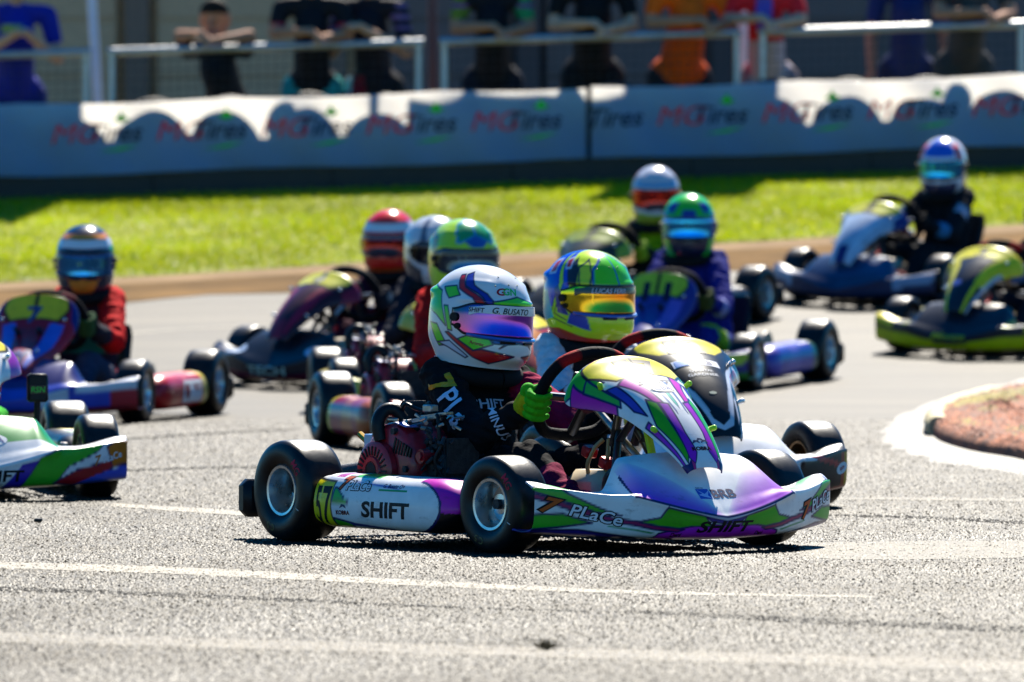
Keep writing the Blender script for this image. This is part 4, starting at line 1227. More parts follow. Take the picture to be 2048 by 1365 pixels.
def helmet(person, M, paint, visor_c, strip_c, strip_txt=None, hi=0, txtc=WHITE, extras=None, peak=True):
    """shell > visor etc, all under one child of the driver; M places it in kart space"""
    nu = (300, 180, 90)[2 - hi]; nv = (190, 110, 56)[2 - hi]
    h = empty('helmet', person); h.matrix_local = M
    zr = np.concatenate([np.cos(np.linspace(0.02, math.pi / 2, nv // 2)) ** 0.9, np.linspace(0, -1, nv - nv // 2 + 1)[1:]])
    az = np.linspace(-180, 180, nu, endpoint=False)
    A, Z = np.meshgrid(az, zr)
    V = helm_pt(A.ravel(), Z.ravel())
    # rolled lower rim turned inwards
    rim = helm_pt(az, np.full(nu, -1.0)); r2 = rim.copy(); r2[:, :2] *= 0.86; r2[:, 2] += 0.004; r3 = r2.copy(); r3[:, :2] *= 0.93; r3[:, 2] += 0.05
    V = np.concatenate([V, r2, r3]); nrow = len(zr) + 2
    Pc = np.stack([np.concatenate([A.ravel(), az, az]), np.concatenate([Z.ravel(), np.full(2 * nu, -1.0)])], 1)
    F = grid_faces(nrow, nu, True); F.append(tuple(range(nu)))
    C = paint(Pc)
    C[-2 * nu:] = BLACK
    sh = link_mesh('shell', V, F, M_HELMET, h, C=C, angle=75, fix=True)
    bv = bvh_of(V, F)
    # visor
    def patch(name, a1, zl, zu, off, m, colf, n1=90, n2=26):
        aa = np.linspace(-a1, a1, n1); T = np.linspace(0, 1, n2)
        AA, TT = np.meshgrid(aa, T)
        k = np.abs(AA) / a1
        lo = zl(k); up_ = zu(k)
        ZZ = lo + (up_ - lo) * TT
        Vp = helm_pt(AA.ravel(), ZZ.ravel(), off)
        o = link_mesh(name, Vp, grid_faces(n2, n1), m, h, C=colf(AA.ravel(), TT.ravel()), angle=180)
        solid(o, 0.002, 0)
        return Vp, grid_faces(n2, n1)
    zl = lambda k: -0.335 + 0.16 * sstep(0.72, 1.0, k); zu = lambda k: 0.235 - 0.13 * sstep(0.6, 1.0, k)
    patch('visor_gasket', 84, lambda k: zl(k) - 0.035, lambda k: zu(k) + 0.03, 0.0012, M_BLKP, lambda a, t: np.tile(np.array(BLACK), (len(a), 1)))
    Vv, Fv = patch('visor', 81, zl, zu, 0.0045, M_MIRROR, visor_c)
    bvv = bvh_of(Vv, Fv)
    if strip_c is not None:
        st_l = lambda k: 0.06 - 0.02 * k; 
        Vs, Fs = patch('sun_strip', 58, lambda k: 0.075 - 0.05 * sstep(0.8, 1.0, k) , lambda k: 0.245 - 0.07 * sstep(0.5, 1, k), 0.0075, M_HELMET, lambda a, t: np.tile(np.array(strip_c), (len(a), 1)))
        if strip_txt:
            bs = bvh_of(Vs, Fs)
            for t_, a_, hh, sh_ in strip_txt:
                c_ = helm_pt(a_, 0.155 - 0.0004 * abs(a_)); ar = math.radians(a_)
                write(h, bs, t_, c_, (math.sin(ar), math.cos(ar), 0), (0, 0, 1), hh, txtc, bold=0.015, shear=sh_, off=0.002)
    for s in (-1, 1):
        p = helm_pt(77 * s, -0.04, 0.006); q = helm_pt(77 * s, -0.04, 0.013)
        mb = MB(); mb.tube([tuple(p), tuple(q)], 0.012, n=18); p = helm_pt(72 * s, -0.2, 0.006); q = helm_pt(72 * s, -0.2, 0.012); mb.tube([tuple(p), tuple(q)], 0.008, n=14)
        mb.build('visor_pivot', M_BLKP, h)
    for a_, z_ in ((14, -0.45), (-14, -0.45)):
        mb = MB(); mb.tube([tuple(helm_pt(a_ + d, z_, 0.0025)) for d in np.linspace(-8, 8, 7)], 0.0045, n=8); mb.build('chin_vent', M_BLKP, h)
    if hi:
        for a_, z_ in ((20, 0.80), (-20, 0.80), (8, 0.66), (-8, 0.66), (28, 0.62)):
            mb = MB(); mb.ball(tuple(helm_pt(a_, z_, -0.001)), 0.0028, n=8); mb.build('vent_hole', M_BLKP, h)
    if peak:
        mb = MB(); aa = np.linspace(-58, 58, 30)
        mb.tube([tuple(helm_pt(x, -0.40 + 0.05 * (abs(x) / 58) ** 2, 0.004)) for x in aa], 0.0055, n=8, flat=1.3); 
        mb.build('chin_lip', mat('lip_%d' % (id(paint) % 9973), (0.03, 0.12, 0.5) if hi else (0.02, 0.02, 0.03), rough=0.3, coat=0.6), h)
    if extras: extras(h, bv, bvv)
    return h

def hpaint(base, Ls, lw=0.0022, lc=NAVY, both=True):
    def f(P):
        C = np.tile(np.array(base, float), (len(P), 1))
        Q = P.copy()
        if both: Q[:, 0] = np.abs(Q[:, 0])
        return layers(C, Q, Ls, sc=(0.00235, 0.138), lw=lw, lc=lc)
    return f

def glove(person, C, up, lat, nrm, ang, side, c1, c2, hi, wrist):
    """a fist closed round the steering wheel rim: palm, four fingers and a thumb"""
    a = math.radians(ang); rr = 0.142
    P = np.array(C + lat * (-math.sin(a) * rr) + up * (math.cos(a) * rr))
    d = np.array(lat * (-math.cos(a)) + up * (-math.sin(a)))          # along the rim
    out = np.array(lat * (-math.sin(a)) + up * math.cos(a)); n = np.array(nrm)
    if d[2] > 0: d = -d                                                # index finger on top
    caps = []; tags = []
    rad = 0.0295
    fl = [0.92, 1.0, 0.96, 0.82]
    for i in range(4):
        o = P + d * (i - 1.5) * 0.0212
        # from the driver's side, over the outside, to the front of the rim
        seq = []
        for deg in (-35, 15, 60, 105, 150):
            t = math.radians(deg); q = rad * (0.97 + 0.05 * fl[i])
            seq.append(o + out * (q * math.cos(t - math.radians(20))) - n * (q * math.sin(t - math.radians(20))))
        rs = [0.0108, 0.0102, 0.0097, 0.0091, 0.0080]
        for k in range(4):
            caps.append((seq[k], rs[k] * (0.95 + 0.08 * fl[i]), seq[k + 1], rs[k + 1] * (0.95 + 0.08 * fl[i]))); tags.append(0)
    # palm and back of the hand on the driver's side of the rim
    pb = P + out * 0.016 + n * 0.030
    caps.append((pb - d * 0.026, 0.021, pb + d * 0.028, 0.020)); tags.append(0)
    w = np.array(wrist)
    caps.append((pb, 0.026, pb * 0.45 + w * 0.55, 0.026)); tags.append(1)
    caps.append((pb * 0.45 + w * 0.55, 0.026, w, 0.030)); tags.append(1)
    # thumb leaves the side of the palm and lies along the inside of the rim
    t0 = pb - d * 0.020 - out * 0.006; t1 = P - d * 0.034 - out * 0.020 + n * 0.020; t2 = P - d * 0.040 - out * 0.026 - n * 0.004
    caps += [(t0, 0.014, t1, 0.0125), (t1, 0.0125, t2, 0.010)]; tags += [0, 0]
    V, F, idx, tt = blob(caps, (0.0028, 0.005, 0.007)[2 - hi], 2)
    tg = np.array(tags)[idx]
    Cc = np.where(tg[:, None] == 1, np.array(c2), np.array(c1))
    link_mesh('glove', V, F, M_GLOVE, person, C=Cc, angle=180)

def driver(K, Kb, S):
    """S: head (x,y,z), yaw, pitch, roll of the head in kart space; colours"""
    hi = K.get('hi', 0)
    p = empty('person')
    hx, hy, hz = S['head']; shz = hz - 0.168; ly = hy
    sx = hx - 0.035
    C, up, lat, nrm = Kb['wheel']
    ga = S.get('grip', (100, 262))
    suit = S['suit']
    def rimp(ang, k=1.0):
        a = math.radians(ang); return np.array(C + lat * (-math.sin(a) * 0.142) + up * (math.cos(a) * 0.142))
    hr = rimp(ga[0]); hl = rimp(ga[1])
    sw = S.get('sw', 0.108)
    shr = np.array((sx, ly - sw, shz)); shl = np.array((sx, ly + sw, shz))
    er = shr * 0.45 + hr * 0.55 + np.array((0.0, -0.065, -0.120)); el = shl * 0.45 + hl * 0.55 + np.array((0.0, 0.065, -0.120))
    wr = hr + (er - hr) / np.linalg.norm(er - hr) * 0.075; wl = hl + (el - hl) / np.linalg.norm(el - hl) * 0.075
    k = shz / 0.415
    pel = np.array((-0.70, 0, 0.135)); ch = np.array((sx - 0.012, ly * 0.8, shz - 0.075)); mid = np.array((-0.735, ly * 0.4, (0.135 + shz) / 2))
    caps = [(pel + (0, -0.05, 0), 0.088, pel + (0, 0.05, 0), 0.088), (pel, 0.10, mid, 0.110, (0.85, 1.18)), (mid, 0.110, ch, 0.114, (0.85, 1.2)),
            (shr + (0, 0.02, -0.008), 0.050, shl + (0, -0.02, -0.008), 0.050), (ch, 0.085, (sx, ly, shz + 0.02), 0.062), ((sx, ly, shz), 0.062, (hx - 0.01, ly, hz - 0.10), 0.058)]
    tg = ['hip', 'torso', 'chest', 'shoulder', 'chest', 'neck']
    caps += [(shr, 0.056, er, 0.050), (er, 0.050, wr, 0.035), (shl, 0.056, el, 0.050), (el, 0.050, wl, 0.035)]
    tg += ['arm', 'fore', 'arm', 'fore']
    for s in (-1, 1):
        hip = np.array((-0.665, s * 0.075, 0.135)); kn = np.array((-0.30, s * 0.135, 0.225)); an = np.array((-0.02, s * 0.155, 0.085))
        caps += [(hip, 0.078, kn, 0.056), (kn, 0.056, an, 0.040)]; tg += ['thigh', 'shin']
    V, F, idx, tt = blob(caps, (0.0075, 0.010, 0.013)[2 - hi], 3)
    # folds of the cloth
    f = np.sin(V[:, 0] * 60 + 9 * np.sin(V[:, 2] * 22)) * np.sin(V[:, 2] * 75 + V[:, 1] * 40)
    ctr = np.array([caps[i][0] for i in range(len(caps))], float)[idx]; ctr2 = np.array([caps[i][2] for i in range(len(caps))], float)[idx]
    ax = ctr + (ctr2 - ctr) * tt[:, None]; nr = V - ax; nr /= np.linalg.norm(nr, axis=1)[:, None] + 1e-9
    V = V + nr * (0.0038 * f + 0.0016 * np.sin(V[:, 0] * 140 + V[:, 2] * 90) + 0.003 * np.sin(V[:, 2] * 48 + 3 * np.sin(V[:, 0] * 31 + V[:, 1] * 25)))[:, None]
    Cc = np.zeros((len(V), 3)); tga = np.array(tg)[idx]
    for nme in set(tg): Cc[tga == nme] = suit.get(nme, suit['base'])
    if 'paint' in S: Cc = S['paint'](V, tga, tt, Cc)
    body = link_mesh('body', V, F, M_CLOTH, p, C=Cc, angle=180)
    bb = bvh_of(V, F)
    g1, g2 = S['glove']
    glove(p, C, up, lat, nrm, ga[0], -1, g1, g2, hi, wr); glove(p, C, up, lat, nrm, ga[1], 1, g1, g2, hi, wl)
    for s in (-1, 1):
        an = np.array((-0.02, s * 0.155, 0.085))
        Vb, Fb, _, tb = blob([(an + (0, 0, 0.03), 0.042, an + (0.0, 0, -0.015), 0.038), (an + (-0.01, 0, -0.02), 0.032, an + (0.10, 0, 0.035), 0.026), (an + (0.09, 0, 0.03), 0.026, an + (0.135, 0, 0.065), 0.022)], 0.008 if hi else 0.011, 2)
        link_mesh('boot', Vb, Fb, M_GLOVE, p, C=np.tile(np.array(S.get('boot', MAROON)), (len(Vb), 1)), angle=180)
    # padded neck brace
    mb = MB(); nb_ = np.array((hx - 0.012, ly, hz - 0.150))
    ring = [(nb_[0] + 0.098 * math.cos(t), nb_[1] + 0.100 * math.sin(t), nb_[2] - 0.022 * math.cos(t)) for t in np.linspace(0, 2 * math.pi, 40)]
    mb.tube(ring, 0.024, n=14, cap=False); mb.build('neck_brace', mat('brace_foam', (0.010, 0.010, 0.011), rough=0.9, spec=0.2), p)
    M = Matrix.Translation((hx, hy, hz)) @ Matrix.Rotation(math.radians(S.get('yaw', 0)), 4, 'Z') @ Matrix.Rotation(math.radians(S.get('pitch', 4)), 4, 'Y') @ Matrix.Rotation(math.radians(S.get('roll', 0)), 4, 'X')
    helmet(p, M, S['helmet'], S['visor'], S.get('strip'), S.get('strip_txt'), hi, S.get('strip_ink', BLACK), S.get('extras'), S.get('peak', True))
    for fn in S.get('marks', ()): fn(p, body, bb, dict(shr=shr, er=er, wr=wr, ch=ch, hl=hl))
    X, Y, phi = K['pos']
    place(p, X, Y, phi)
    tag(p, S['label'], 'person', 'kart drivers')
    return p

def vis(c0, c1, c2=None):
    def f(a, t):
        k = np.clip(np.abs(a) / 80, 0, 1)[:, None]; q = t[:, None]
        C = np.array(c0) * (1 - k) + np.array(c1) * k
        if c2 is not None: C = C * (0.45 + 0.55 * q) + np.array(c2) * (0.55 * (1 - q))
        return C
    return f

# ================================================================== SPECTATORS
def spectator(px, Y, h, top, legs, skin, label, pose='lean', yaw=0, sleeve=None, shorts=True, hair=(0.015, 0.01, 0.008), cap=None, detail=None, w=1.0, hands=None):
    """standing figure; built facing -Y (the track)"""
    X = (px - 1024) * Y / F_PX
    p = empty('person', loc=(X, Y, float(zg(X, 50.3)) - 0.29)); p.rotation_euler = (0, 0, math.radians(yaw))
    k = h / 1.72
    rz = 0.88 + 0.29 + 0.02
    V3 = lambda *a: np.array(a, float)
    caps = []; tg = []
    def add(a, r0, b, r1, t, sq=None):
        caps.append((a, r0, b, r1, sq) if sq else (a, r0, b, r1)); tg.append(t)
    if pose == 'crouch':
        hipz = 0.62 * k; lean = -0.28
        for s in (-1, 1):
            add(V3(s * 0.10, 0.05, hipz), 0.10, V3(s * 0.20, -0.30, 0.56 * k), 0.075, 'leg'); add(V3(s * 0.20, -0.30, 0.56 * k), 0.068, V3(s * 0.16, -0.12, 0.08), 0.05, 'skin')
            add(V3(s * 0.16, -0.10, 0.05), 0.05, V3(s * 0.16, -0.30, 0.04), 0.04, 'shoe')
        ch = V3(0, lean, hipz + 0.40)
    else:
        hipz = 0.90 * k; lean = -0.20 if pose == 'lean' else -0.03
        for s in (-1, 1):
            kn = V3(s * 0.11, 0.02 - 0.06, 0.49 * k)
            add(V3(s * 0.095, 0.05, hipz), 0.105 * w, kn, 0.072, 'leg'); add(kn, 0.066, V3(s * 0.11, 0.04, 0.09), 0.045, 'skin' if shorts else 'leg')
            add(V3(s * 0.11, 0.05, 0.05), 0.05, V3(s * 0.12, -0.15, 0.035), 0.038, 'shoe')
        ch = V3(0, lean, hipz + 0.38 * k)
    hip = V3(0, 0.05, hipz + 0.02)
    add(hip + (-0.06 * w, 0, 0), 0.115 * w, hip + (0.06 * w, 0, 0), 0.115 * w, 'top')
    add(hip + (0, 0, 0.05), 0.135 * w, (hip + ch) / 2, 0.135 * w, 'top', (0.85, 1.15)); add((hip + ch) / 2, 0.135 * w, ch, 0.14 * w, 'top', (0.8, 1.2))
    sh = ch + (0, -0.01, 0.12 * k)
    add(sh + (-0.15 * w, 0, 0), 0.062, sh + (0.15 * w, 0, 0), 0.062, 'top'); add(ch, 0.10, sh + (0, 0, 0.03), 0.075, 'top')
    hd = sh + (0, -0.05, 0.20 * k)
    add(sh, 0.058, hd + (0, 0.02, -0.06), 0.055, 'skin'); add(hd + (0, 0.012, -0.035), 0.078, hd + (0, -0.002, 0.055), 0.092, 'head', (1.05, 0.88))
    add(hd + (0, -0.085, -0.005), 0.014, hd + (0, -0.105, -0.03), 0.016, 'head'); add(hd + (0, -0.06, -0.09), 0.035, hd + (0, -0.07, -0.085), 0.03, 'head')
    for s in (-1, 1): add(hd + (s * 0.085, 0.01, -0.01), 0.018, hd + (s * 0.088, 0.012, 0.02), 0.018, 'head')
    fin = []
    for s in (-1, 1):
        S_ = sh + (s * 0.185 * w, 0, -0.01)
        if pose == 'crouch':
            el = S_ + (s * 0.10, -0.10, -0.24) if s < 0 else S_ + (s * 0.12, -0.12, -0.20); hn = el + (s * -0.02, -0.10, -0.24) if s > 0 else el + (0.20, -0.12, 0.02)
        elif pose == 'lean':
            el = V3(s * 0.23 * w, FY - Y + 0.09, rz + 0.06); hn = V3(s * 0.06 + 0.03, FY - Y - 0.15, rz + 0.045 - 0.02 * s)
        elif pose == 'phone':
            el = S_ + (s * 0.06, -0.04, -0.27); hn = V3(s * 0.05, -0.36, el[2] + 0.14)
        else:
            el = S_ + (s * 0.05, 0.0, -0.28); hn = el + (s * 0.0, -0.10, -0.22)
        m_ = S_ * 0.45 + el * 0.55
        add(S_, 0.062, m_, 0.056, 'sleeve'); add(m_, 0.047, el, 0.041, 'skin'); add(el, 0.041, hn, 0.029, 'skin')
        dv = (hn - el) / np.linalg.norm(hn - el); sd = np.cross(dv, V3(0, 0, 1)); sd /= np.linalg.norm(sd) + 1e-9
        pal = hn + dv * 0.055; add(hn, 0.028, pal, 0.032, 'skin', (1.0, 0.7))
        for q in range(4):
            b_ = pal + sd * (q - 1.5) * 0.018; L_ = (0.05, 0.058, 0.054, 0.042)[q]
            add(b_, 0.011, b_ + dv * L_ * 0.6 + V3(0, 0, -0.010), 0.010, 'skin'); add(b_ + dv * L_ * 0.6 + V3(0, 0, -0.010), 0.010, b_ + dv * L_ + V3(0, 0, -0.032), 0.008, 'skin')
        add(hn + dv * 0.02 + sd * 0.026, 0.013, hn + dv * 0.06 + sd * 0.050 + V3(0, 0, -0.01), 0.010, 'skin')
    V, F, idx, tt = blob(caps, 0.0125, 3)
    f = np.sin(V[:, 0] * 31 + 5 * np.sin(V[:, 2] * 14)) * np.sin(V[:, 2] * 37)
    tga = np.array(tg)[idx]
    V[:, 1] += 0.004 * f * np.isin(tga, ['top', 'leg'])
    cm = {'top': top, 'leg': legs, 'skin': skin, 'head': skin, 'sleeve': sleeve or top, 'shoe': (0.03, 0.03, 0.035)}
    C = np.zeros((len(V), 3))
    for t_ in cm: C[tga == t_] = cm[t_]
    if not shorts: C[(tga == 'skin') & (V[:, 2] < 0.45)] = legs
    hm = (tga == 'head')
    rel = V - hd
    C[hm & ((rel[:, 2] > 0.045) | ((rel[:, 1] > 0.02) & (rel[:, 2] > -0.06)))] = cap or hair
    for s in (-1, 1):
        C[hm & (np.linalg.norm((rel - V3(s * 0.032, -0.088, 0.005)) / V3(1.3, 3, 0.8), axis=1) < 0.012)] = (0.01, 0.008, 0.006)
    C[hm & (np.abs(rel[:, 0]) < 0.026) & (rel[:, 1] < -0.05) & (np.abs(rel[:, 2] + 0.068) < 0.006)] = (0.22, 0.05, 0.04)
    if detail: C = detail(V, tga, C, dict(hip=hip, ch=ch, sh=sh))
    link_mesh('body', V, F, M_SKINC, p, C=C, angle=180)
    tag(p, label, 'person', 'spectators at the railing')
    return p
# ================================================================== THE SHARP KART, number 57
OL = (0.012, 0.012, 0.10)
def nose57(U, G, V):
    """a = 0 centre .. 1 wing tip; G 0..1 lower face from lip to crease, 1..2 top"""
    a = np.abs(U); P = np.stack([a, G], 1)
    C = np.tile(np.array(WHITE), (len(U), 1))
    W = G - 1
    edge = 0.53 - 0.06 * np.clip(W, 0, 1)
    m = (G > 1) & (a < edge)
    ext = 0.04 + 0.95 * np.clip(a / 0.5, 0, 1) ** 1.15
    f = np.clip(1 - W / ext, 0, 1) ** 0.55
    f = f * sstep(0.0, 0.10, a) ** 0.5
    C[m] = (np.array(WHITE) * (1 - f[:, None]) + np.array((0.34, 0.006, 0.58)) * f[:, None])[m]
    L = [([(-0.01, 0.0), (0.42, 0.0), (0.40, 0.16), (0.28, 0.36), (0.12, 0.62), (-0.01, 0.66)], (0.52, 0.02, 0.58)),
         ([(-0.01, 0.70), (0.10, 0.72), (0.14, 0.92), (-0.01, 0.88)], (0.02, 0.02, 0.25)),
         ([(-0.01, 0.84), (0.20, 0.93), (0.36, 0.93), (0.36, 1.0), (-0.01, 0.98)], (0.62, 0.66, 0.80), 0.0016),
         ([(0.51, 0.42), (0.40, 0.60), (0.36, 0.93), (0.14, 0.90), (0.10, 0.54), (0.22, 0.47), (0.29, 0.36), (0.40, 0.36)], (0.04, 0.42, 0.010)),
         ([(0.26, 0.34), (0.43, 0.36), (0.65, 0.50), (0.84, 0.72), (1.01, 0.95), (1.01, 0.84), (0.84, 0.60), (0.65, 0.40), (0.43, 0.26), (0.30, 0.24)], (0.38, 0.010, 0.10)),
         ([(0.42, 0.18), (0.66, 0.30), (0.67, 0.27), (0.44, 0.14)], (0.03, 0.30, 0.10), 0),
         ([(0.48, 0.0), (0.60, 0.06), (0.80, 0.15), (1.01, 0.07), (1.01, -0.01), (0.48, -0.01)], (0.03, 0.02, 0.30)),
         ([(0.74, 0.34), (0.875, 0.50), (1.01, 0.44), (1.01, 0.08), (0.89, 0.18)], GREEN),
         ([(1.01, 1.35), (0.95, 1.25), (0.85, 0.98), (0.70, 0.70), (0.60, 0.55), (0.72, 0.60), (0.90, 0.84), (1.01, 0.99)], GREEN),
         ([(0.60, 1.45), (0.72, 1.35), (0.90, 1.55), (0.92, 1.99), (0.80, 1.99)], (0.05, 0.45, 0.08), 0.0015),
         ([(0.975, 2.0), (1.01, 2.0), (1.01, 1.2), (0.985, 1.3)], (0.55, 0.60, 0.75))]
    C = layers(C, P, L, sc=(0.49, 0.10), lw=0.0026, lc=OL)
    C[(np.abs(G - 1.0) < 0.018) & (a < 0.54)] = OL
    C[(np.abs(a - edge) < 0.006) & (G > 1) & (W < 0.75)] = OL
    return C

def hood57(Q, T, V):
    a = np.abs(Q); P = np.stack([a, T], 1)
    C = np.tile(np.array(WHITE), (len(Q), 1))
    L = [([(0.62, 0.02), (1.01, 0.06), (1.01, 0.15), (0.72, 0.28), (0.55, 0.30), (0.55, 0.14)], GREEN),
         ([(0.76, 0.16), (1.01, 0.22), (1.01, 0.44), (0.84, 0.42)], (0.58, 0.008, 0.36)),
         ([(0.60, 0.22), (0.80, 0.26), (0.86, 0.44), (0.74, 0.42)], (0.04, 0.42, 0.06)),
         ([(0.30, 0.33), (0.50, 0.36), (0.40, 0.50), (0.32, 0.62), (0.22, 0.60)], (0.62, 0.01, 0.42)),
         ([(0.52, 0.36), (0.66, 0.34), (0.80, 0.50), (0.70, 0.56)], (0.05, 0.06, 0.45)),
         ([(-0.01, 0.36), (0.05, 0.36), (0.03, 0.56), (-0.01, 0.60)], (0.03, 0.50, 0.35), 0.001),
         ([(0.12, 0.40), (0.16, 0.41), (0.12, 0.62), (0.10, 0.60)], (0.1, 0.25, 0.6), 0.001),
         ([(0.34, 0.54), (0.46, 0.50), (0.72, 0.62), (0.66, 0.90), (0.50, 0.84), (0.42, 0.66)], (0.04, 0.42, 0.010)),
         ([(0.16, 0.56), (0.32, 0.54), (0.42, 0.70), (0.52, 0.86), (0.40, 0.93), (0.20, 0.84), (0.24, 0.72)], (0.36, 0.008, 0.52)),
         ([(0.78, 0.58), (0.92, 0.58), (0.90, 0.90), (0.80, 0.92)], (0.32, 0.02, 0.50)),
         ([(0.50, 0.88), (0.66, 0.91), (1.01, 0.88), (1.01, 1.01), (0.56, 1.01)], (0.015, 0.01, 0.13)),
         ([(0.40, 0.93), (0.50, 0.88), (0.56, 1.01), (0.46, 1.01)], (0.5, 0.02, 0.2), 0.001),
         ([(0.0, 0.045), (0.40, 0.05), (0.58, 0.12), (0.60, 0.22), (0.44, 0.335), (0.0, 0.345)], YELLOW, 0.0035, BLACK)]
    C = layers(C, P, L, sc=(0.15, 0.62), lw=0.0028, lc=OL)
    edge = (T < 0.035)
    C[edge] = WHITE
    C[edge & (np.abs(a - 0.5) < 0.05)] = (0.45, 0.01, 0.3); C[edge & (a < 0.12)] = GREEN
    return C

def pod57(V, s):
    P = np.stack([V[:, 0], V[:, 2]], 1)
    C = np.tile(np.array(WHITE), (len(V), 1))
    L = [([(-0.72, 0.175), (-0.42, 0.160), (-0.36, 0.150), (-0.60, 0.168)], (0.06, 0.08, 0.5), 0),
         ([(-0.672, 0.150), (-0.662, 0.150), (-0.60, 0.108), (-0.68, 0.110)], (0.04, 0.42, 0.010)),
         ([(-0.675, 0.068), (-0.59, 0.056), (-0.63, 0.030), (-0.675, 0.03)], (0.04, 0.42, 0.010)),
         ([(-0.62, 0.060), (-0.42, 0.046), (-0.40, 0.042), (-0.60, 0.050)], (0.03, 0.04, 0.25), 0),
         ([(-0.79, 0.0), (-0.672, 0.0), (-0.684, 0.10), (-0.678, 0.166), (-0.79, 0.172)], (0.80, 0.66, 0.005), 0.003, BLACK)]
    C = layers(C, P, L, lw=0.003, lc=OL)
    top = V[:, 2] > 0.178
    C[top & (V[:, 0] > -0.62) & (V[:, 0] < -0.5)] = GREEN
    C[top & (V[:, 0] > -0.70) & (V[:, 0] < -0.66)] = MAGENTA
    ell = np.sqrt((np.clip(V[:, 0] + 0.305, 0, None) / 0.112) ** 2 + ((V[:, 2] - 0.108) / 0.066) ** 2)
    fr = (V[:, 0] > -0.305) & (ell > 1)
    C[fr & (V[:, 2] > 0.095)] = (0.60, 0.008, 0.42)
    C[fr & (V[:, 2] <= 0.095)] = BLACK
    C[(V[:, 0] > -0.30) & (np.abs(ell - 1.0) < 0.035)] = OL
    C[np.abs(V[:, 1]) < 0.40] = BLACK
    return C

def marks57(root, Kb):
    n, b = Kb['nose']
    F_ = (0, 1, 0); UP = (-0.3, 0, 1)
    write(n, b, 'SHIFT', (0.385, 0.012, 0.068), F_, (0, 0, 1), 0.030, BLACK, bold=0.035, shear=0.3, wide=1.75)
    write(n, b, 'BRB', (0.33, 0.042, 0.152), F_, (-0.5, 0, 1), 0.030, (0.01, 0.01, 0.08), bold=0.03, wide=1.1)
    shape(n, b, [(-0.021, -0.017), (0.021, -0.017), (0.021, 0.017), (-0.021, 0.017)], (0.33, -0.022, 0.152), F_, (-0.5, 0, 1), (0.03, 0.10, 0.55))
    shape(n, b, [(-0.021, 0.017), (0.004, -0.003), (0.021, 0.012), (0.010, -0.006), (0.021, -0.017), (-0.004, -0.010), (-0.021, -0.004), (-0.006, 0.0)], (0.33, -0.022, 0.152), F_, (-0.5, 0, 1), (0.45, 0.55, 0.85), off=0.0012)
    write(n, b, 'banco', (0.33, -0.026, 0.176), F_, (-0.5, 0, 1), 0.006, (0.01, 0.01, 0.08), bold=0.01, wide=1.2)
    # side lettering on both wing tips
    for s in (-1, 1):
        rt = Vector((0.50, 0.866, 0.0)) if s < 0 else Vector((-0.50, 0.866, 0.0))
        rt = (rt + Vector((0, 0, -0.22 if s < 0 else 0.22))).normalized()
        c7, cp = ((0.235, -0.448, 0.128), (0.292, -0.345, 0.103)) if s < 0 else ((0.292, 0.34, 0.103), (0.245, 0.43, 0.125))
        write(n, b, '7', c7, rt, (0, 0, 1), 0.042, (0.55, 0.09, 0.01), bold=0.03, shear=0.35, wide=1.4, outline=BLACK, ow=0.06)
        write(n, b, 'PLaCe', cp, rt, (0, 0, 1), 0.032, (0.75, 0.76, 0.80), bold=0.015, shear=0.2, wide=1.25, outline=BLACK, ow=0.06)
        write(n, b, 'Dani', (0.372, s * 0.135, 0.049), F_, (0, 0, 1), 0.010, (0.05, 0.005, 0.02), bold=0.03, wide=1.2)
    h, hb = Kb['hood']
    FW = (0, 1, 0); U2 = (-0.9, 0, 0.45)
    write(h, hb, '57', (0.015, 0.0, 0.48), FW, (-1, 0, 0.4), 0.085, BLACK, bold=0.03, wide=1.2)
    write(h, hb, 'SHIFT', (0.088, 0.0, 0.443), FW, U2, 0.020, (0.05, 0.05, 0.07), bold=0.03, shear=0.3, wide=1.6)
    shape(h, hb, ellipse(0.040, 0.021), (0.122, 0.0, 0.425), FW, U2, WHITE, off=0.0007); 
    shape(h, hb, ellipse(0.037, 0.0185), (0.122, 0.0, 0.425), FW, U2, (0.35, 0.27, 0.10), off=0.0012)
    shape(h, hb, ellipse(0.035, 0.017), (0.122, 0.0, 0.425), FW, U2, WHITE, off=0.0017)
    write(h, hb, 'CBA', (0.122, 0.0, 0.425), FW, U2, 0.018, (0.01, 0.04, 0.22), bold=0.02, wide=1.15, off=0.0022)
    write(h, hb, 'KOBRA', (0.296, 0.0, 0.272), FW, (-0.5, 0, 1), 0.012, (0.09, 0.006, 0.006), bold=0.05, wide=1.25)
    for dx, dz in ((-0.012, 0.0), (0.003, 0.006), (0.016, 0.001)):
        shape(h, hb, [(dx - 0.013, dz - 0.004), (dx - 0.004, dz + 0.008), (dx + 0.009, dz + 0.006), (dx + 0.014, dz - 0.004), (dx + 0.006, dz + 0.002), (dx - 0.003, dz + 0.003)], (0.285, 0.0, 0.288), FW, (-0.5, 0, 1), (0.02, 0.05, 0.12))
    p, pb = Kb['pod-1']
    R = (1, 0, 0); U = (0, 0, 1)
    write(p, pb, 'SHIFT', (-0.43, -0.51, 0.096), R, U, 0.044, BLACK, bold=0.035, shear=0.06, wide=1.52)
    write(p, pb, '7', (-0.632, -0.51, 0.162), R, U, 0.034, (0.50, 0.07, 0.01), bold=0.03, shear=0.3, wide=1.3, outline=BLACK, ow=0.06)
    write(p, pb, 'PLaCe', (-0.565, -0.51, 0.157), R, U, 0.025, (0.75, 0.76, 0.80), bold=0.015, shear=0.15, wide=1.25, outline=BLACK, ow=0.06)
    write(p, pb, 'G. Busato O+', (-0.405, -0.51, 0.160), R, U, 0.011, (0.02, 0.02, 0.12), bold=0.02, shear=0.25, wide=1.15)
    shape(p, pb, [(-0.065, -0.0025), (0.065, -0.0025), (0.065, 0.0025), (-0.065, 0.0025)], (-0.405, -0.51, 0.149), R, U, (0.02, 0.35, 0.12))
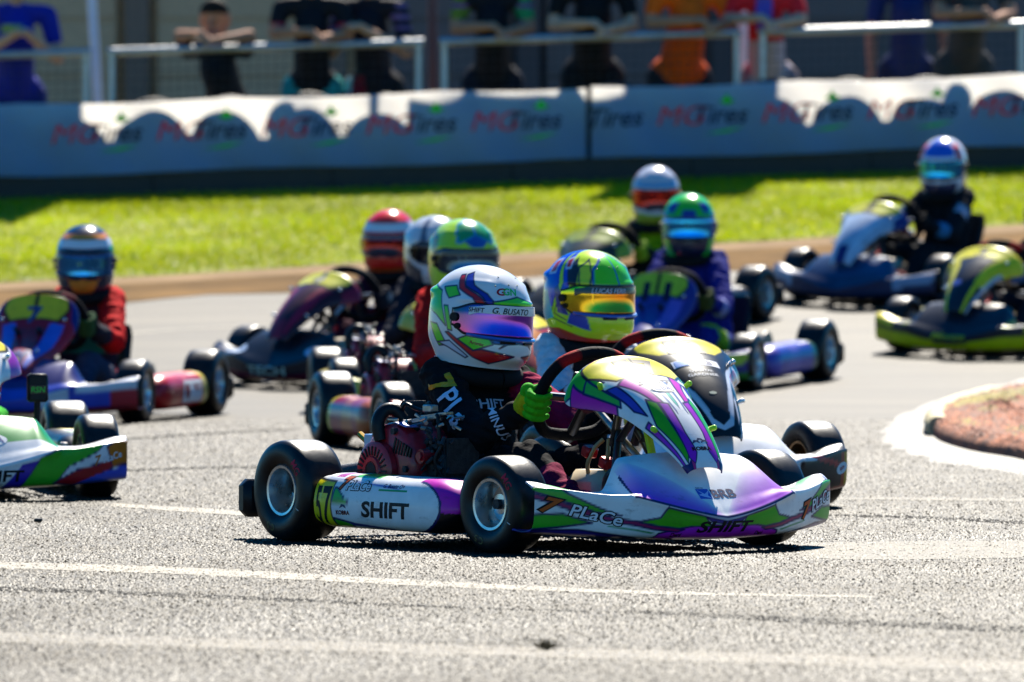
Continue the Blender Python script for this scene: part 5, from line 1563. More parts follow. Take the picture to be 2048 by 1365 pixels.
    write(p, pb, 'KOBRA', (-0.628, -0.51, 0.084), R, U, 0.012, (0.12, 0.006, 0.006), bold=0.05, wide=1.25)
    shape(p, pb, [(-0.015, -0.004), (-0.006, 0.008), (0.010, 0.006), (0.016, -0.004), (0.006, 0.001), (-0.004, 0.002)], (-0.628, -0.51, 0.099), R, U, (0.02, 0.05, 0.12))
    write(p, pb, '57', (-0.724, -0.51, 0.100), R, U, 0.105, BLACK, bold=0.02, wide=0.56)

LIMEG = (0.10, 0.72, 0.015)
h57 = [([(82, 0.80), (92, 0.78), (80, 0.52), (56, 0.36), (49, 0.22), (38, 0.22), (44, 0.36), (52, 0.44), (70, 0.56)], (0.62, 0.015, 0.02)),
       ([(66, 0.86), (78, 0.80), (70, 0.58), (50, 0.46), (43, 0.38), (37, 0.22), (26, 0.22), (38, 0.46), (56, 0.60)], (0.015, 0.035, 0.35)),
       ([(30, 0.24), (32, 0.30), (0, 0.44), (-2, 0.44), (-2, 0.22)], LIMEG),
       ([(112, 0.52), (87, 0.57), (75, 0.39), (94, 0.31)], LIMEG),
       ([(140, 0.55), (113, 0.44), (94, -0.24), (115, -0.04), (140, 0.10)], LIMEG),
       ([(101, 0.16), (93, 0.16), (82, -0.32), (90, -0.31)], LIMEG),
       ([(130, -0.2), (112, -0.22), (90, -0.62), (108, -0.66)], LIMEG),
       ([(72, -0.47), (59, -0.385), (33, -0.40), (29, -0.52), (49, -0.66)], LIMEG),
       ([(94, -0.36), (88, -0.35), (50, -0.66), (40, -0.62), (5, -0.71), (30, -0.90), (51, -0.78)], (0.62, 0.015, 0.02)),
       ([(31, -0.40), (-1, -0.36), (-1, -0.47), (14, -0.50), (22, -0.58), (17, -0.50), (28, -0.50)], (0.02, 0.08, 0.45)),
       ([(110, -0.58), (86, -0.52), (56, -0.80), (60, -0.84), (90, -0.66)], (0.55, 0.60, 0.72))]
def ex57(h, bv, bvv):
    w = helm_pt(16, 0.52); ar = math.radians(16)
    rt = (-math.sin(ar), math.cos(ar), 0)
    write(h, bv, 'G', helm_pt(21, 0.52), (math.sin(math.radians(21)), math.cos(math.radians(21)), 0), (-0.4, 0, 1), 0.022, (0.45, 0.01, 0.02), bold=0.03, shear=0.2, wide=1.3)
    write(h, bv, 'GN', helm_pt(9, 0.53), (math.sin(math.radians(9)), math.cos(math.radians(9)), 0), (-0.4, 0, 1), 0.022, (0.03, 0.55, 0.12), bold=0.03, shear=0.2, wide=1.0)
    c = helm_pt(46, -0.52); a = math.radians(46)
    write(h, bv, 'Artmix', c, (math.sin(a), math.cos(a), -0.12), (0, 0, 1), 0.010, (0.35, 0.05, 0.06), bold=0.02)

K1 = dict(hi=2, pos=(0.327, 21.65, 36.1), nose=nose57, hood=hood57, pod=pod57, marks=[marks57], steer=4,
          label='white, green and violet go-kart numbered 57, sharp in front of all others')
def suit57(V, tga, tt, C):
    C[:] = (0.010, 0.010, 0.012)
    arm = (tga == 'arm') & (V[:, 1] > 0)
    C[(tga == 'arm') & (V[:, 1] > 0.02) & (tt > 0.2)] = (0.30, 0.01, 0.06)
    C[(tga == 'shin') & (tt > 0.35)] = (0.20, 0.008, 0.05)
    back = (tga == 'arm') & (V[:, 1] < 0) & (V[:, 0] < -0.79 + 0.25 * tt)
    C[(tga == 'shoulder') & (V[:, 2] > 0.455) & (np.abs(V[:, 1]) > 0.06)] = (0.16, 0.006, 0.04)
    return C
def marks_d57(p, body, bb, J):
    n = Vector((0.75, -0.66, 0.0))
    d = Vector(J['er'] - J['shr']).normalized(); d = (d - n * d.dot(n)).normalized()
    u = n.cross(d)
    c = Vector(J['shr']) * 0.42 + Vector(J['er']) * 0.58
    c0 = Vector(J['shr']) * 0.85 + Vector(J['er']) * 0.15
    write(p, bb, '7', c0, d, u, 0.066, (0.65, 0.30, 0.01), bold=0.03, wide=1.0, off=0.006, shear=0.2)
    write(p, bb, 'PLaCe', c + d * 0.03, d, u, 0.056, (0.62, 0.64, 0.80), bold=0.015, wide=0.92, off=0.006)
    m = Vector(J['er']) * 0.42 + Vector(J['wr']) * 0.58
    d2 = Vector(J['wr'] - J['er']).normalized(); d2 = (d2 - n * d2.dot(n)).normalized(); u2 = n.cross(d2)
    write(p, bb, 'MINUS', m, -u2, d2, 0.026, (0.6, 0.62, 0.75), bold=0.012, off=0.005, wide=0.9, shear=0.2)
    write(p, bb, 'SHIFT', (J['ch'][0] + 0.10, -0.005, J['ch'][2] + 0.005), (0, 1, 0), (-0.2, 0, 1), 0.026, (0.6, 0.62, 0.75), bold=0.02, off=0.003, wide=1.2)
    sh = Vector(J['shr']) + Vector((0.01, 0.015, 0.05))
    write(p, bb, 'REBEL', sh, (0.5, 0.6, -0.3), (-0.6, 0.3, 0.7), 0.016, (0.5, 0.5, 0.55), bold=0.02, off=0.003, wide=1.2)
S1 = dict(head=(-0.700, 0.0, 0.607), yaw=8, pitch=4, roll=-3, sw=0.110, suit=dict(base=BLACK), paint=suit57, glove=((0.06, 0.50, 0.012), (0.50, 0.50, 0.01)), boot=(0.28, 0.008, 0.08),
          helmet=hpaint((0.76, 0.76, 0.76), h57), visor=vis((0.16, 0.05, 0.62), (0.22, 0.10, 0.06), (0.45, 0.03, 0.40)), strip=(0.72, 0.72, 0.76),
          strip_txt=[('SHIFT', 49, 0.0125, 0.1), ('G. BUSATO', 10, 0.0165, 0.3)], strip_ink=BLACK, extras=ex57, marks=[marks_d57],
          label='driver in black suit and green gloves with white, green and red helmet')
k, kb = build_kart(K1); driver(K1, kb, S1)
# ================================================================== THE OTHER KARTS
def noseP(base, low, tip, crown=None, line=None):
    def f(U, G, V):
        a = np.abs(U); C = np.tile(np.array(base, float), (len(U), 1))
        C[(G < 0.42 - 0.15 * a)] = low
        C[(a > 0.62) & (G > 0.5 + 0.6 * (a - 0.62)) & (G < 1.2)] = tip
        if crown is not None: C[(G > 1.25) & (a < 0.5)] = crown
        if line is not None: C[np.abs(G - 0.45 + 0.15 * a) < 0.06] = line
        return C
    return f
def hoodP(base, plate, c1, c2, ol=BLACK):
    def f(Q, T, V):
        a = np.abs(Q); P = np.stack([a, T], 1); C = np.tile(np.array(base, float), (len(Q), 1))
        L = [([(0.30, 0.38), (0.60, 0.36), (0.72, 0.60), (0.55, 0.92), (0.36, 0.86)], c1), ([(0.62, 0.02), (1.01, 0.04), (1.01, 0.36), (0.70, 0.30)], c2), ([(0.0, 0.72), (0.26, 0.74), (0.34, 1.01), (0.0, 1.01)], c2),
             ([(0.0, 0.045), (0.42, 0.05), (0.60, 0.12), (0.60, 0.22), (0.44, 0.345), (0.0, 0.355)], plate, 0.004, ol)]
        return layers(C, P, L, sc=(0.15, 0.62))
    return f
def podP(base, c1, plate=None):
    def f(V, s):
        C = np.tile(np.array(base, float), (len(V), 1))
        C[(V[:, 0] > -0.50) & (V[:, 0] + V[:, 2] * 0.8 < -0.26)] = c1
        if plate is not None: C[V[:, 0] < -0.68] = plate
        C[(V[:, 0] > -0.25)] = c1
        C[np.abs(V[:, 1]) < 0.39] = BLACK
        return C
    return f
def num(t, h=0.085, c=BLACK, wide=1.15, tall=False):
    return lambda r, Kb: write(*Kb['hood'], t, (0.012, 0.0, 0.482 if not tall else 0.435), (0, 1, 0), (-1, 0, 0.4) if not tall else (-0.6, 0, 0.9), h, c, bold=0.03, wide=wide, off=0.001)
def wnose(t, c, h, color, wide=1.2, shear=0.0, rt=(0, 1, 0), up=(0, 0, 1), bold=0.02):
    return lambda r, Kb: write(*Kb['nose'], t, c, rt, up, h, color, bold=bold, wide=wide, shear=shear, off=0.0012)
def whood(t, c, h, color, wide=1.2, shear=0.0, up=(-0.8, 0, 0.6), bold=0.015):
    return lambda r, Kb: write(*Kb['hood'], t, c, (0, 1, 0), up, h, color, bold=bold, wide=wide, shear=shear, off=0.0012)
def enose(c, a, b, color, rt=(0, 1, 0), up=(0, 0, 1), off=0.002):
    return lambda r, Kb: shape(*Kb['nose'], ellipse(a, b), c, rt, up, color, off=0.0007)
def ehood(c, a, b, color, up=(-0.8, 0, 0.6), off=0.002):
    return lambda r, Kb: shape(*Kb['hood'], ellipse(a, b), c, (0, 1, 0), up, color, off=0.0007)

def brb(c, up, h=0.022):
    def f(r, Kb):
        hb = Kb['hood']; c_ = Vector(c)
        shape(*hb, [(-0.075, -0.017), (0.075, -0.017), (0.075, 0.017), (-0.075, 0.017)], c, (0, 1, 0), up, (0.7, 0.72, 0.8), off=0.0008)
        shape(*hb, [(-0.02, -0.014), (0.02, -0.014), (0.02, 0.014), (-0.02, 0.014)], c_ + Vector((0, -0.048, 0)), (0, 1, 0), up, (0.03, 0.22, 0.65), off=0.0014)
        write(*hb, 'BRB', c_ + Vector((0, 0.022, 0)), (0, 1, 0), up, h, (0.01, 0.01, 0.10), bold=0.03, wide=1.15, off=0.0014)
    return f

# --- kart beside the sharp one: charcoal panel with white chevrons
def hood2(Q, T, V):
    a = np.abs(Q); P = np.stack([a, T], 1); C = np.tile(np.array((0.007, 0.008, 0.011)), (len(Q), 1))
    W2 = (0.62, 0.64, 0.70)
    L = [([(-0.01, 0.42), (0.30, 0.40), (0.34, 0.43), (-0.01, 0.455)], W2, 0),
         ([(0.62, 0.40), (0.72, 0.42), (0.36, 0.86), (-0.01, 0.92), (-0.01, 0.87), (0.26, 0.81)], W2, 0),
         ([(0.70, 0.32), (1.01, 0.30), (1.01, 0.52), (0.86, 0.46), (0.80, 0.56), (0.66, 0.46)], (0.33, 0.01, 0.02), 0.006, W2),
         ([(0.90, 0.58), (0.96, 0.60), (0.96, 0.96), (0.90, 0.94)], W2, 0), ([(0.56, 0.66), (0.62, 0.62), (0.66, 0.78), (0.60, 0.84)], W2, 0), ([(0.70, 0.86), (0.76, 0.80), (0.80, 1.0), (0.72, 1.0)], W2, 0),
         ([(0.40, 0.62), (0.46, 0.60), (0.30, 0.76), (0.26, 0.76)], (0.45, 0.48, 0.55), 0),
         ([(-0.01, -0.01), (1.01, -0.01), (1.01, 0.045), (-0.01, 0.03)], W2, 0), ([(0.90, 0.08), (1.01, 0.08), (1.01, 0.18), (0.92, 0.2)], (0.20, 0.23, 0.30), 0),
         ([(-0.01, 0.05), (0.42, 0.055), (0.56, 0.12), (0.54, 0.20), (0.40, 0.315), (-0.01, 0.325)], YELLOW, 0.004, BLACK)]
    return layers(C, P, L, sc=(0.15, 0.62))
def nose2(U, G, V):
    a = np.abs(U); C = np.tile(np.array((0.70, 0.71, 0.74)), (len(U), 1))
    C[(a > 0.5)] = (0.010, 0.011, 0.015)
    C[(a > 0.5) & (a < 0.72) & (G > 0.95)] = (0.70, 0.71, 0.74)
    C[(a > 0.93) & (G < 1.0)] = (0.42, 0.04, 0.01); C[(a > 0.965) & (G < 1.0) & (G > 0.1)] = (0.62, 0.33, 0.01)
    C[(G < 0.10)] = (0.40, 0.02, 0.02)
    C[(np.abs(G - 1.0 + (a - 0.7) * 1.5) < 0.07) & (a > 0.55) & (a < 0.92)] = (0.50, 0.03, 0.03)
    C[(G < 0.5) & (a < 0.5)] = (0.010, 0.011, 0.015)
    return C
h2 = [([(150, 1.1), (92, 1.1), (60, 0.55), (72, 0.1), (95, -0.25), (120, -0.3), (150, 0.2)], (0.01, 0.05, 0.60), 0),
      ([(34, 0.24), (34, 0.6), (16, 0.92), (-1, 0.95), (-1, 0.24)], (0.10, 0.70, 0.01), 0.004, (0.02, 0.08, 0.5)),
      ([(52, 0.22), (56, 0.62), (40, 0.82), (36, 0.5), (38, 0.22)], (0.55, 0.72, 0.03), 0.003),
      ([(70, 0.24), (80, 0.62), (66, 0.88), (56, 0.6), (56, 0.22)], (0.02, 0.02, 0.03), 0),
      ([(92, 0.80), (78, 0.86), (72, 0.62), (84, 0.60)], (0.62, 0.02, 0.02), 0.003, (0.5, 0.6, 0.8)), ([(130, 0.75), (112, 0.80), (106, 0.5), (122, 0.46)], (0.62, 0.02, 0.02), 0.003, (0.5, 0.6, 0.8)),
      ([(104, 0.95), (98, 0.95), (80, 0.30), (98, -0.40), (60, -0.60), (62, -0.68), (108, -0.48), (90, 0.28)], (0.50, 0.80, 0.01), 0.002),
      ([(100, 0.16), (90, 0.22), (76, -0.20), (66, -0.44), (90, -0.38)], (0.01, 0.03, 0.25), 0),
      ([(150, 0.1), (118, 0.1), (100, -0.5), (130, -0.6), (150, -0.4)], (0.03, 0.45, 0.55), 0),
      ([(64, -0.30), (40, -0.42), (34, -0.74), (72, -0.62)], (0.015, 0.05, 0.42), 0.002, (0.5, 0.8, 0.01)),
      ([(150, -0.80), (90, -0.74), (40, -0.90), (-1, -0.95), (-1, -1.01), (150, -1.01)], (0.60, 0.03, 0.01), 0)]
K2 = dict(hi=1, nosew=0.9, pos=(0.508, 24.36, 23), nose=nose2, hood=hood2, pod=podP((0.7, 0.7, 0.72), (0.03, 0.03, 0.04), YELLOW), steer=4, rim=mat('bronze_rim', (0.42, 0.27, 0.14), rough=0.35, metal=0.9),
          marks=[num('52'), brb((0.105, 0, 0.436), (-0.85, 0, 0.5)), whood('QUINTAL', (0.145, 0, 0.412), 0.013, (0.6, 0.6, 0.62), up=(-0.75, 0, 0.6)), whood('GARDNER', (0.160, 0, 0.400), 0.013, (0.6, 0.6, 0.62), up=(-0.75, 0, 0.6)),
                 ehood((0.225, 0, 0.347), 0.012, 0.006, (0.6, 0.58, 0.4)),
                 enose((0.225, 0.425, 0.118), 0.034, 0.017, (0.7, 0.7, 0.72), rt=(-0.5, 0.866, 0.25)), wnose('ajm', (0.225, 0.425, 0.118), 0.016, (0.45, 0.02, 0.03), rt=(-0.5, 0.866, 0.25), shear=0.2),
                 enose((0.27, 0.31, 0.16), 0.034, 0.015, (0.75, 0.75, 0.78), rt=(-0.2, 0.97, 0), up=(-0.9, 0, 0.45)), wnose('CBA', (0.27, 0.31, 0.16), 0.016, (0.01, 0.03, 0.15), rt=(-0.2, 0.97, 0), up=(-0.9, 0, 0.45))],
          label='charcoal go-kart with white chevrons and a yellow plate, directly behind number 57')
def suit2(V, tga, tt, C):
    C[:] = (0.62, 0.63, 0.68)
    C[(tga == 'shoulder') | (tga == 'neck')] = (0.40, 0.015, 0.012)
    C[(tga == 'chest')] = (0.02, 0.02, 0.025)
    C[(tga == 'fore') & (tt > 0.2) & (tt < 0.5)] = (0.40, 0.015, 0.012); C[np.isin(tga, ['thigh', 'shin'])] = (0.55, 0.56, 0.6)
    return C
S2 = dict(head=(-0.700, 0.0, 0.626), yaw=16, pitch=3, suit=dict(base=WHITE), paint=suit2, glove=((0.5, 0.02, 0.02), (0.6, 0.6, 0.6)), boot=(0.3, 0.02, 0.02),
          helmet=hpaint((0.60, 0.85, 0.01), h2), visor=vis((0.90, 0.22, 0.01), (0.45, 0.60, 0.02), (0.8, 0.35, 0.02)), strip=(0.012, 0.014, 0.025),
          strip_txt=[('LUCAS FERR', 14, 0.015, 0.25)], strip_ink=(0.6, 0.62, 0.68), label='driver in white suit with lime, blue and red helmet and orange visor')

# --- green and white kart cut off at the edge of the picture
def nose3(U, G, V):
    a = np.abs(U); P = np.stack([a, G], 1); C = np.tile(np.array(WHITE), (len(U), 1))
    C[(G > 1.35) & (a < 0.55)] = (0.02, 0.32, 0.05)
    L = [([(0.16, 0.0), (0.30, 0.9), (0.42, 0.9), (0.30, 0.0)], (0.03, 0.02, 0.40), 0), ([(0.28, 0.0), (0.42, 0.95), (0.72, 1.15), (0.90, 1.3), (0.80, 0.9), (0.60, 0.55), (0.50, 0.0)], GREEN, 0.002),
         ([(0.50, 0.1), (0.66, 0.45), (0.92, 0.62), (0.92, 0.40), (0.64, 0.0)], (0.40, 0.01, 0.02), 0.002), ([(0.62, 0.0), (0.80, 0.25), (1.01, 0.42), (1.01, -0.01), (0.62, -0.01)], (0.02, 0.08, 0.60), 0),
         ([(0.86, 0.98), (1.01, 1.2), (1.01, 0.45), (0.90, 0.4)], (0.55, 0.16, 0.01), 0.002)]
    return layers(C, P, L, sc=(0.49, 0.1), lc=OL)
K3 = dict(hi=1, pos=(-1.714, 25.2, 10), nose=nose3, hood=hoodP(WHITE, YELLOW, GREEN, (0.35, 0.02, 0.4)), pod=podP(WHITE, GREEN, YELLOW),
          marks=[num('14'), wnose('SHIFT', (0.38, 0.085, 0.075), 0.036, BLACK, wide=1.3, shear=0.1, bold=0.03), enose((0.30, 0.07, 0.185), 0.05, 0.026, WHITE, up=(-0.6, 0, 0.8)), wnose('CBA', (0.30, 0.07, 0.185), 0.026, (0.01, 0.04, 0.25), up=(-0.6, 0, 0.8)),
                 wnose('7', (0.262, 0.40, 0.118), 0.030, (0.55, 0.16, 0.01), rt=(-0.45, 0.86, 0.25), shear=0.3), wnose('PLaCe', (0.235, 0.450, 0.128), 0.022, (0.7, 0.7, 0.75), rt=(-0.5, 0.82, 0.25), wide=1.0)],
          label='green, white and blue go-kart cut off at the left edge of the picture')
S3 = dict(head=(-0.74, -0.13, 0.61), yaw=10, suit=dict(base=(0.04, 0.45, 0.03), fore=(0.5, 0.06, 0.02)), glove=((0.5, 0.06, 0.02), BLACK), boot=(0.04, 0.3, 0.03), helmet=hpaint((0.7, 0.7, 0.7), [([(140, 0.5), (70, 0.6), (60, 0.2), (140, 0)], GREEN)]),
          visor=vis((0.05, 0.2, 0.5), (0.02, 0.05, 0.2)), label='driver in green suit in the cut-off green and white kart')

# --- red and blue kart, driver with blue visor
def nose4(U, G, V):
    a = np.abs(U); C = np.tile(np.array((0.02, 0.06, 0.45)), (len(U), 1))
    C[(G > 1.2)] = (0.02, 0.02, 0.16); C[(a > 0.55) & (G > 0.75)] = (0.62, 0.64, 0.70); C[(a > 0.80) & (G < 0.8)] = (0.45, 0.015, 0.03); C[(G < 0.25)] = (0.22, 0.01, 0.02); C[(a > 0.25) & (a < 0.5) & (G > 0.4) & (G < 1)] = (0.6, 0.62, 0.7)
    return C
K4 = dict(tall=True, pos=(-1.95, 33.3, -15), nose=nose4, hood=hoodP((0.34, 0.008, 0.03), (0.85, 0.58, 0.02), (0.04, 0.12, 0.60), (0.015, 0.015, 0.16)), pod=podP((0.55, 0.010, 0.015), (0.60, 0.012, 0.02), (0.62, 0.50, 0.06)), band=(0.2, 0.02, 0.03),
          marks=[num('7', c=(0.05, 0.07, 0.2), tall=True), whood('BRB', (0.235, 0, 0.33), 0.035, (0.05, 0.1, 0.3)), whood('9', (0.285, 0.0, 0.26), 0.04, (0.5, 0.45, 0.03), up=(-0.4, 0, 1)),
                 lambda r, Kb: shape(*Kb['pod1'], [(-0.14, -0.045), (0.12, -0.045), (0.14, 0.045), (-0.10, 0.045)], (-0.53, 0.51, 0.11), (-1, 0, 0), (0, 0, 1), (0.75, 0.75, 0.75), off=0.002), lambda r, Kb: shape(*Kb['pod1'], ellipse(0.032, 0.032), (-0.46, 0.51, 0.11), (-1, 0, 0), (0, 0, 1), (0.28, 0.01, 0.02), off=0.003), lambda r, Kb: write(*Kb['pod1'], 'MCA', (-0.60, 0.51, 0.125), (-1, 0, 0), (0, 0, 1), 0.03, (0.3, 0.02, 0.03), off=0.003)],
          label='red and blue go-kart with a yellow plate at the left, driver in red')
def suit4(V, tga, tt, C):
    C[:] = (0.62, 0.010, 0.012)
    C[np.isin(tga, ['torso', 'chest'])] = (0.05, 0.02, 0.03); C[(tga == 'torso') & (V[:, 2] > 0.26)] = (0.03, 0.20, 0.10)
    C[np.isin(tga, ['thigh', 'shin'])] = (0.04, 0.05, 0.09); C[(tga == 'fore') & (tt > 0.5)] = (0.03, 0.03, 0.04)
    return C
S4 = dict(head=(-0.70, -0.01, 0.655), yaw=14, pitch=10, suit=dict(base=RED), paint=suit4, glove=((0.03, 0.10, 0.03), BLACK), helmet=hpaint((0.012, 0.02, 0.045), [([(180, 0.74), (-1, 0.84), (-1, 0.66), (180, 0.54)], (0.70, 0.24, 0.02), 0), ([(180, 0.54), (-1, 0.70), (-1, 0.46), (180, 0.34)], (0.78, 0.78, 0.80), 0), ([(120, 0.36), (60, 0.45), (60, 0.1), (110, -0.3)], (0.03, 0.40, 0.08), 0), ([(26, -0.42), (-1, -0.42), (-1, -0.9), (14, -0.9)], (0.60, 0.20, 0.02), 0)]),
          visor=vis((0.03, 0.30, 0.80), (0.01, 0.03, 0.12)), label='driver in red suit with black, white and orange helmet and blue visor')

# --- dark kart with pale letters on the nose
K5 = dict(tall=False, pos=(-0.86, 36.8, -40), nose=noseP((0.006, 0.010, 0.020), (0.14, 0.006, 0.025), (0.10, 0.01, 0.03), (0.006, 0.008, 0.014)), hood=hoodP((0.05, 0.006, 0.016), (0.62, 0.58, 0.03), (0.32, 0.008, 0.045), (0.26, 0.006, 0.035)), pod=podP((0.02, 0.02, 0.04), (0.14, 0.01, 0.04)), band=(0.03, 0.03, 0.03),
          marks=[num('4', c=(0.25, 0.25, 0.2)), wnose('TECH', (0.385, 0.0, 0.080), 0.042, (0.40, 0.48, 0.40), wide=1.6), enose((0.30, -0.25, 0.165), 0.075, 0.034, (0.42, 0.55, 0.75), up=(-0.5, 0, 1)), enose((0.30, 0.25, 0.165), 0.075, 0.034, (0.42, 0.55, 0.75), up=(-0.5, 0, 1)),
                 wnose('4', (0.30, -0.25, 0.165), 0.05, (0.02, 0.06, 0.3), up=(-0.5, 0, 1), shear=0.4, wide=1.5), wnose('4', (0.30, 0.25, 0.165), 0.05, (0.02, 0.06, 0.3), up=(-0.5, 0, 1), shear=0.4, wide=1.5)],
          label='dark go-kart with pale letters on its nose, driver in red and white helmet')
S5 = dict(head=(-0.68, -0.18, 0.63), yaw=28, suit=dict(base=(0.06, 0.010, 0.03), chest=(0.02, 0.02, 0.04), shoulder=(0.10, 0.01, 0.03)), glove=((0.02, 0.02, 0.03), (0.3, 0.3, 0.3)), helmet=hpaint((0.80, 0.015, 0.01), [([(180, 0.62), (-1, 0.62), (-1, 0.36), (180, 0.3)], (0.80, 0.80, 0.82), 0), ([(180, 0.95), (120, 0.9), (120, 0.4), (180, 0.3)], (0.62, 0.62, 0.68), 0), ([(180, -0.7), (-1, -0.85), (-1, -1.01), (180, -1.01)], (0.55, 0.10, 0.02), 0)]),
          visor=vis((0.30, 0.02, 0.02), (0.05, 0.01, 0.01)), strip=(0.03, 0.03, 0.12), label='driver in dark suit with red and white helmet and dark red visor')

# --- two karts half hidden behind the sharp one
K6 = dict(pos=(-0.262, 33.5, 5), nose=noseP((0.45, 0.40, 0.03), (0.25, 0.02, 0.02), (0.5, 0.45, 0.05)), hood=hoodP((0.55, 0.50, 0.10), (0.62, 0.55, 0.03), (0.5, 0.5, 0.5), (0.55, 0.50, 0.05)), pod=podP((0.5, 0.42, 0.1), (0.35, 0.05, 0.02)), marks=[num('5')], label='yellow go-kart behind the red one, driver in plain white helmet')
S6 = dict(head=(-0.68, 0.0, 0.69), yaw=22, suit=dict(base=(0.02, 0.02, 0.03)), glove=(BLACK, BLACK), helmet=hpaint((0.60, 0.61, 0.64), [([(62, 0.95), (48, 0.95), (42, 0.2), (56, 0.15)], (0.10, 0.12, 0.18), 0), ([(180, -0.3), (90, -0.35), (50, -0.6), (50, -1.01), (180, -1.01)], (0.03, 0.04, 0.06), 0)]), visor=vis((0.03, 0.03, 0.05), (0.01, 0.01, 0.02)), label='driver with plain white helmet half hidden behind the green one')
K7 = dict(pos=(-0.012, 29.51, 14), nose=noseP((0.45, 0.03, 0.03), (0.2, 0.02, 0.02), (0.6, 0.5, 0.05)), hood=hoodP((0.42, 0.03, 0.03), YELLOW, (0.6, 0.2, 0.02), (0.6, 0.5, 0.05)), pod=podP((0.30, 0.015, 0.05), (0.45, 0.10, 0.03), (0.45, 0.38, 0.03)), marks=[num('8')], label='dark red go-kart behind number 57, driver in red with lime helmet')
S7 = dict(head=(-0.70, 0.0, 0.70), yaw=8, sw=0.118, suit=dict(base=(0.70, 0.012, 0.010), fore=(0.45, 0.02, 0.02)), glove=((0.02, 0.02, 0.02), RED), helmet=hpaint((0.45, 0.75, 0.02), [([(-1, 1.05), (40, 0.9), (30, 0.40), (-1, 0.62)], (0.02, 0.32, 0.10), 0.004, (0.02, 0.25, 0.6)), ([(-1, 0.62), (20, 0.46), (10, 0.30), (-1, 0.30)], (0.02, 0.10, 0.40), 0), ([(120, 0.7), (80, 0.5), (70, 0.0), (110, -0.4)], (0.55, 0.30, 0.02), 0.003), ([(180, 0.5), (130, 0.5), (110, -0.6), (180, -0.7)], (0.5, 0.05, 0.1), 0)]),
          visor=vis((0.05, 0.10, 0.20), (0.02, 0.03, 0.05)), strip=(0.03, 0.03, 0.04), label='driver in red suit with lime and green helmet behind the white one')

# --- blue kart, lime helmet
K8 = dict(tall=True, pos=(0.65, 36.55, -21), nose=noseP((0.03, 0.035, 0.22), (0.02, 0.18, 0.03), (0.45, 0.6, 0.05)), hood=hoodP((0.035, 0.035, 0.26), (0.45, 0.60, 0.03), (0.12, 0.10, 0.50), (0.03, 0.03, 0.22)), pod=podP((0.03, 0.04, 0.34), (0.10, 0.08, 0.42), (0.02, 0.10, 0.08)), band=(0.02, 0.02, 0.02),
          marks=[num('11', c=(0.01, 0.012, 0.04), h=0.10, wide=1.5, tall=True)], label='blue go-kart with a lime plate reading 11, driver in lime helmet')
def suit8(V, tga, tt, C):
    C[:] = (0.015, 0.02, 0.20); C[np.isin(tga, ['thigh'])] = (0.03, 0.05, 0.25); C[(tga == 'thigh') & (tt > 0.45) & (V[:, 1] > 0)] = (0.25, 0.42, 0.02); C[(tga == 'shoulder') & (V[:, 2] > 0.5) & (np.abs(V[:, 1]) > 0.05)] = (0.05, 0.25, 0.15)
    C[(tga == 'fore') & (tt > 0.3) & (tt < 0.6)] = (0.3, 0.32, 0.6)
    return C
S8 = dict(head=(-0.70, -0.10, 0.71), yaw=20, sw=0.12, suit=dict(base=BLUE), paint=suit8, glove=((0.06, 0.08, 0.02), BLACK), helmet=hpaint((0.03, 0.55, 0.03), [([(180, 0.36), (50, 0.42), (40, 0.24), (-1, 0.24), (-1, 0.34), (180, 0.2)], (0.02, 0.04, 0.25), 0), ([(50, 0.75), (24, 0.8), (30, 0.42), (56, 0.45)], (0.02, 0.05, 0.30), 0), ([(-1, 0.56), (12, 0.56), (14, 0.36), (-1, 0.36)], (0.02, 0.05, 0.30), 0), ([(180, 0.2), (84, 0.2), (76, -0.5), (180, -0.6)], (0.015, 0.04, 0.25), 0), ([(40, -0.36), (-1, -0.40), (-1, -1.01), (30, -1.01)], (0.015, 0.02, 0.05), 0)]),
          visor=vis((0.02, 0.42, 0.90), (0.01, 0.02, 0.35)), label='driver in blue suit with lime helmet and bright blue visor')

# --- black and lime kart behind it, white helmet
K9 = dict(pos=(0.40, 40.38, -28), nose=noseP((0.03, 0.03, 0.03), (0.02, 0.02, 0.02), (0.4, 0.5, 0.03)), hood=hoodP((0.035, 0.04, 0.03), (0.30, 0.34, 0.03), (0.05, 0.06, 0.03), (0.30, 0.40, 0.03)), pod=podP((0.03, 0.03, 0.03), (0.3, 0.4, 0.03)), band=(0.10, 0.06, 0.02), marks=[num('7')], label='black and lime go-kart behind the blue one, driver in white helmet')
S9 = dict(head=(-0.70, 0.0, 0.64), yaw=30, suit=dict(base=(0.02, 0.025, 0.02), chest=(0.30, 0.50, 0.01), shoulder=(0.30, 0.52, 0.01), neck=(0.35, 0.55, 0.02)), glove=((0.3, 0.45, 0.02), BLACK), helmet=hpaint((0.55, 0.56, 0.62), [([(60, 0.52), (-1, 0.50), (-1, 0.34), (50, 0.36)], (0.10, 0.35, 0.60), 0), ([(180, -0.5), (-1, -0.62), (-1, -1.01), (180, -1.01)], (0.35, 0.50, 0.05), 0), ([(140, 0.8), (80, 0.9), (70, 0.6), (130, 0.5)], (0.35, 0.20, 0.25), 0)]), visor=vis((0.45, 0.03, 0.02), (0.10, 0.01, 0.02)), label='driver in black and lime suit with white helmet and red visor')

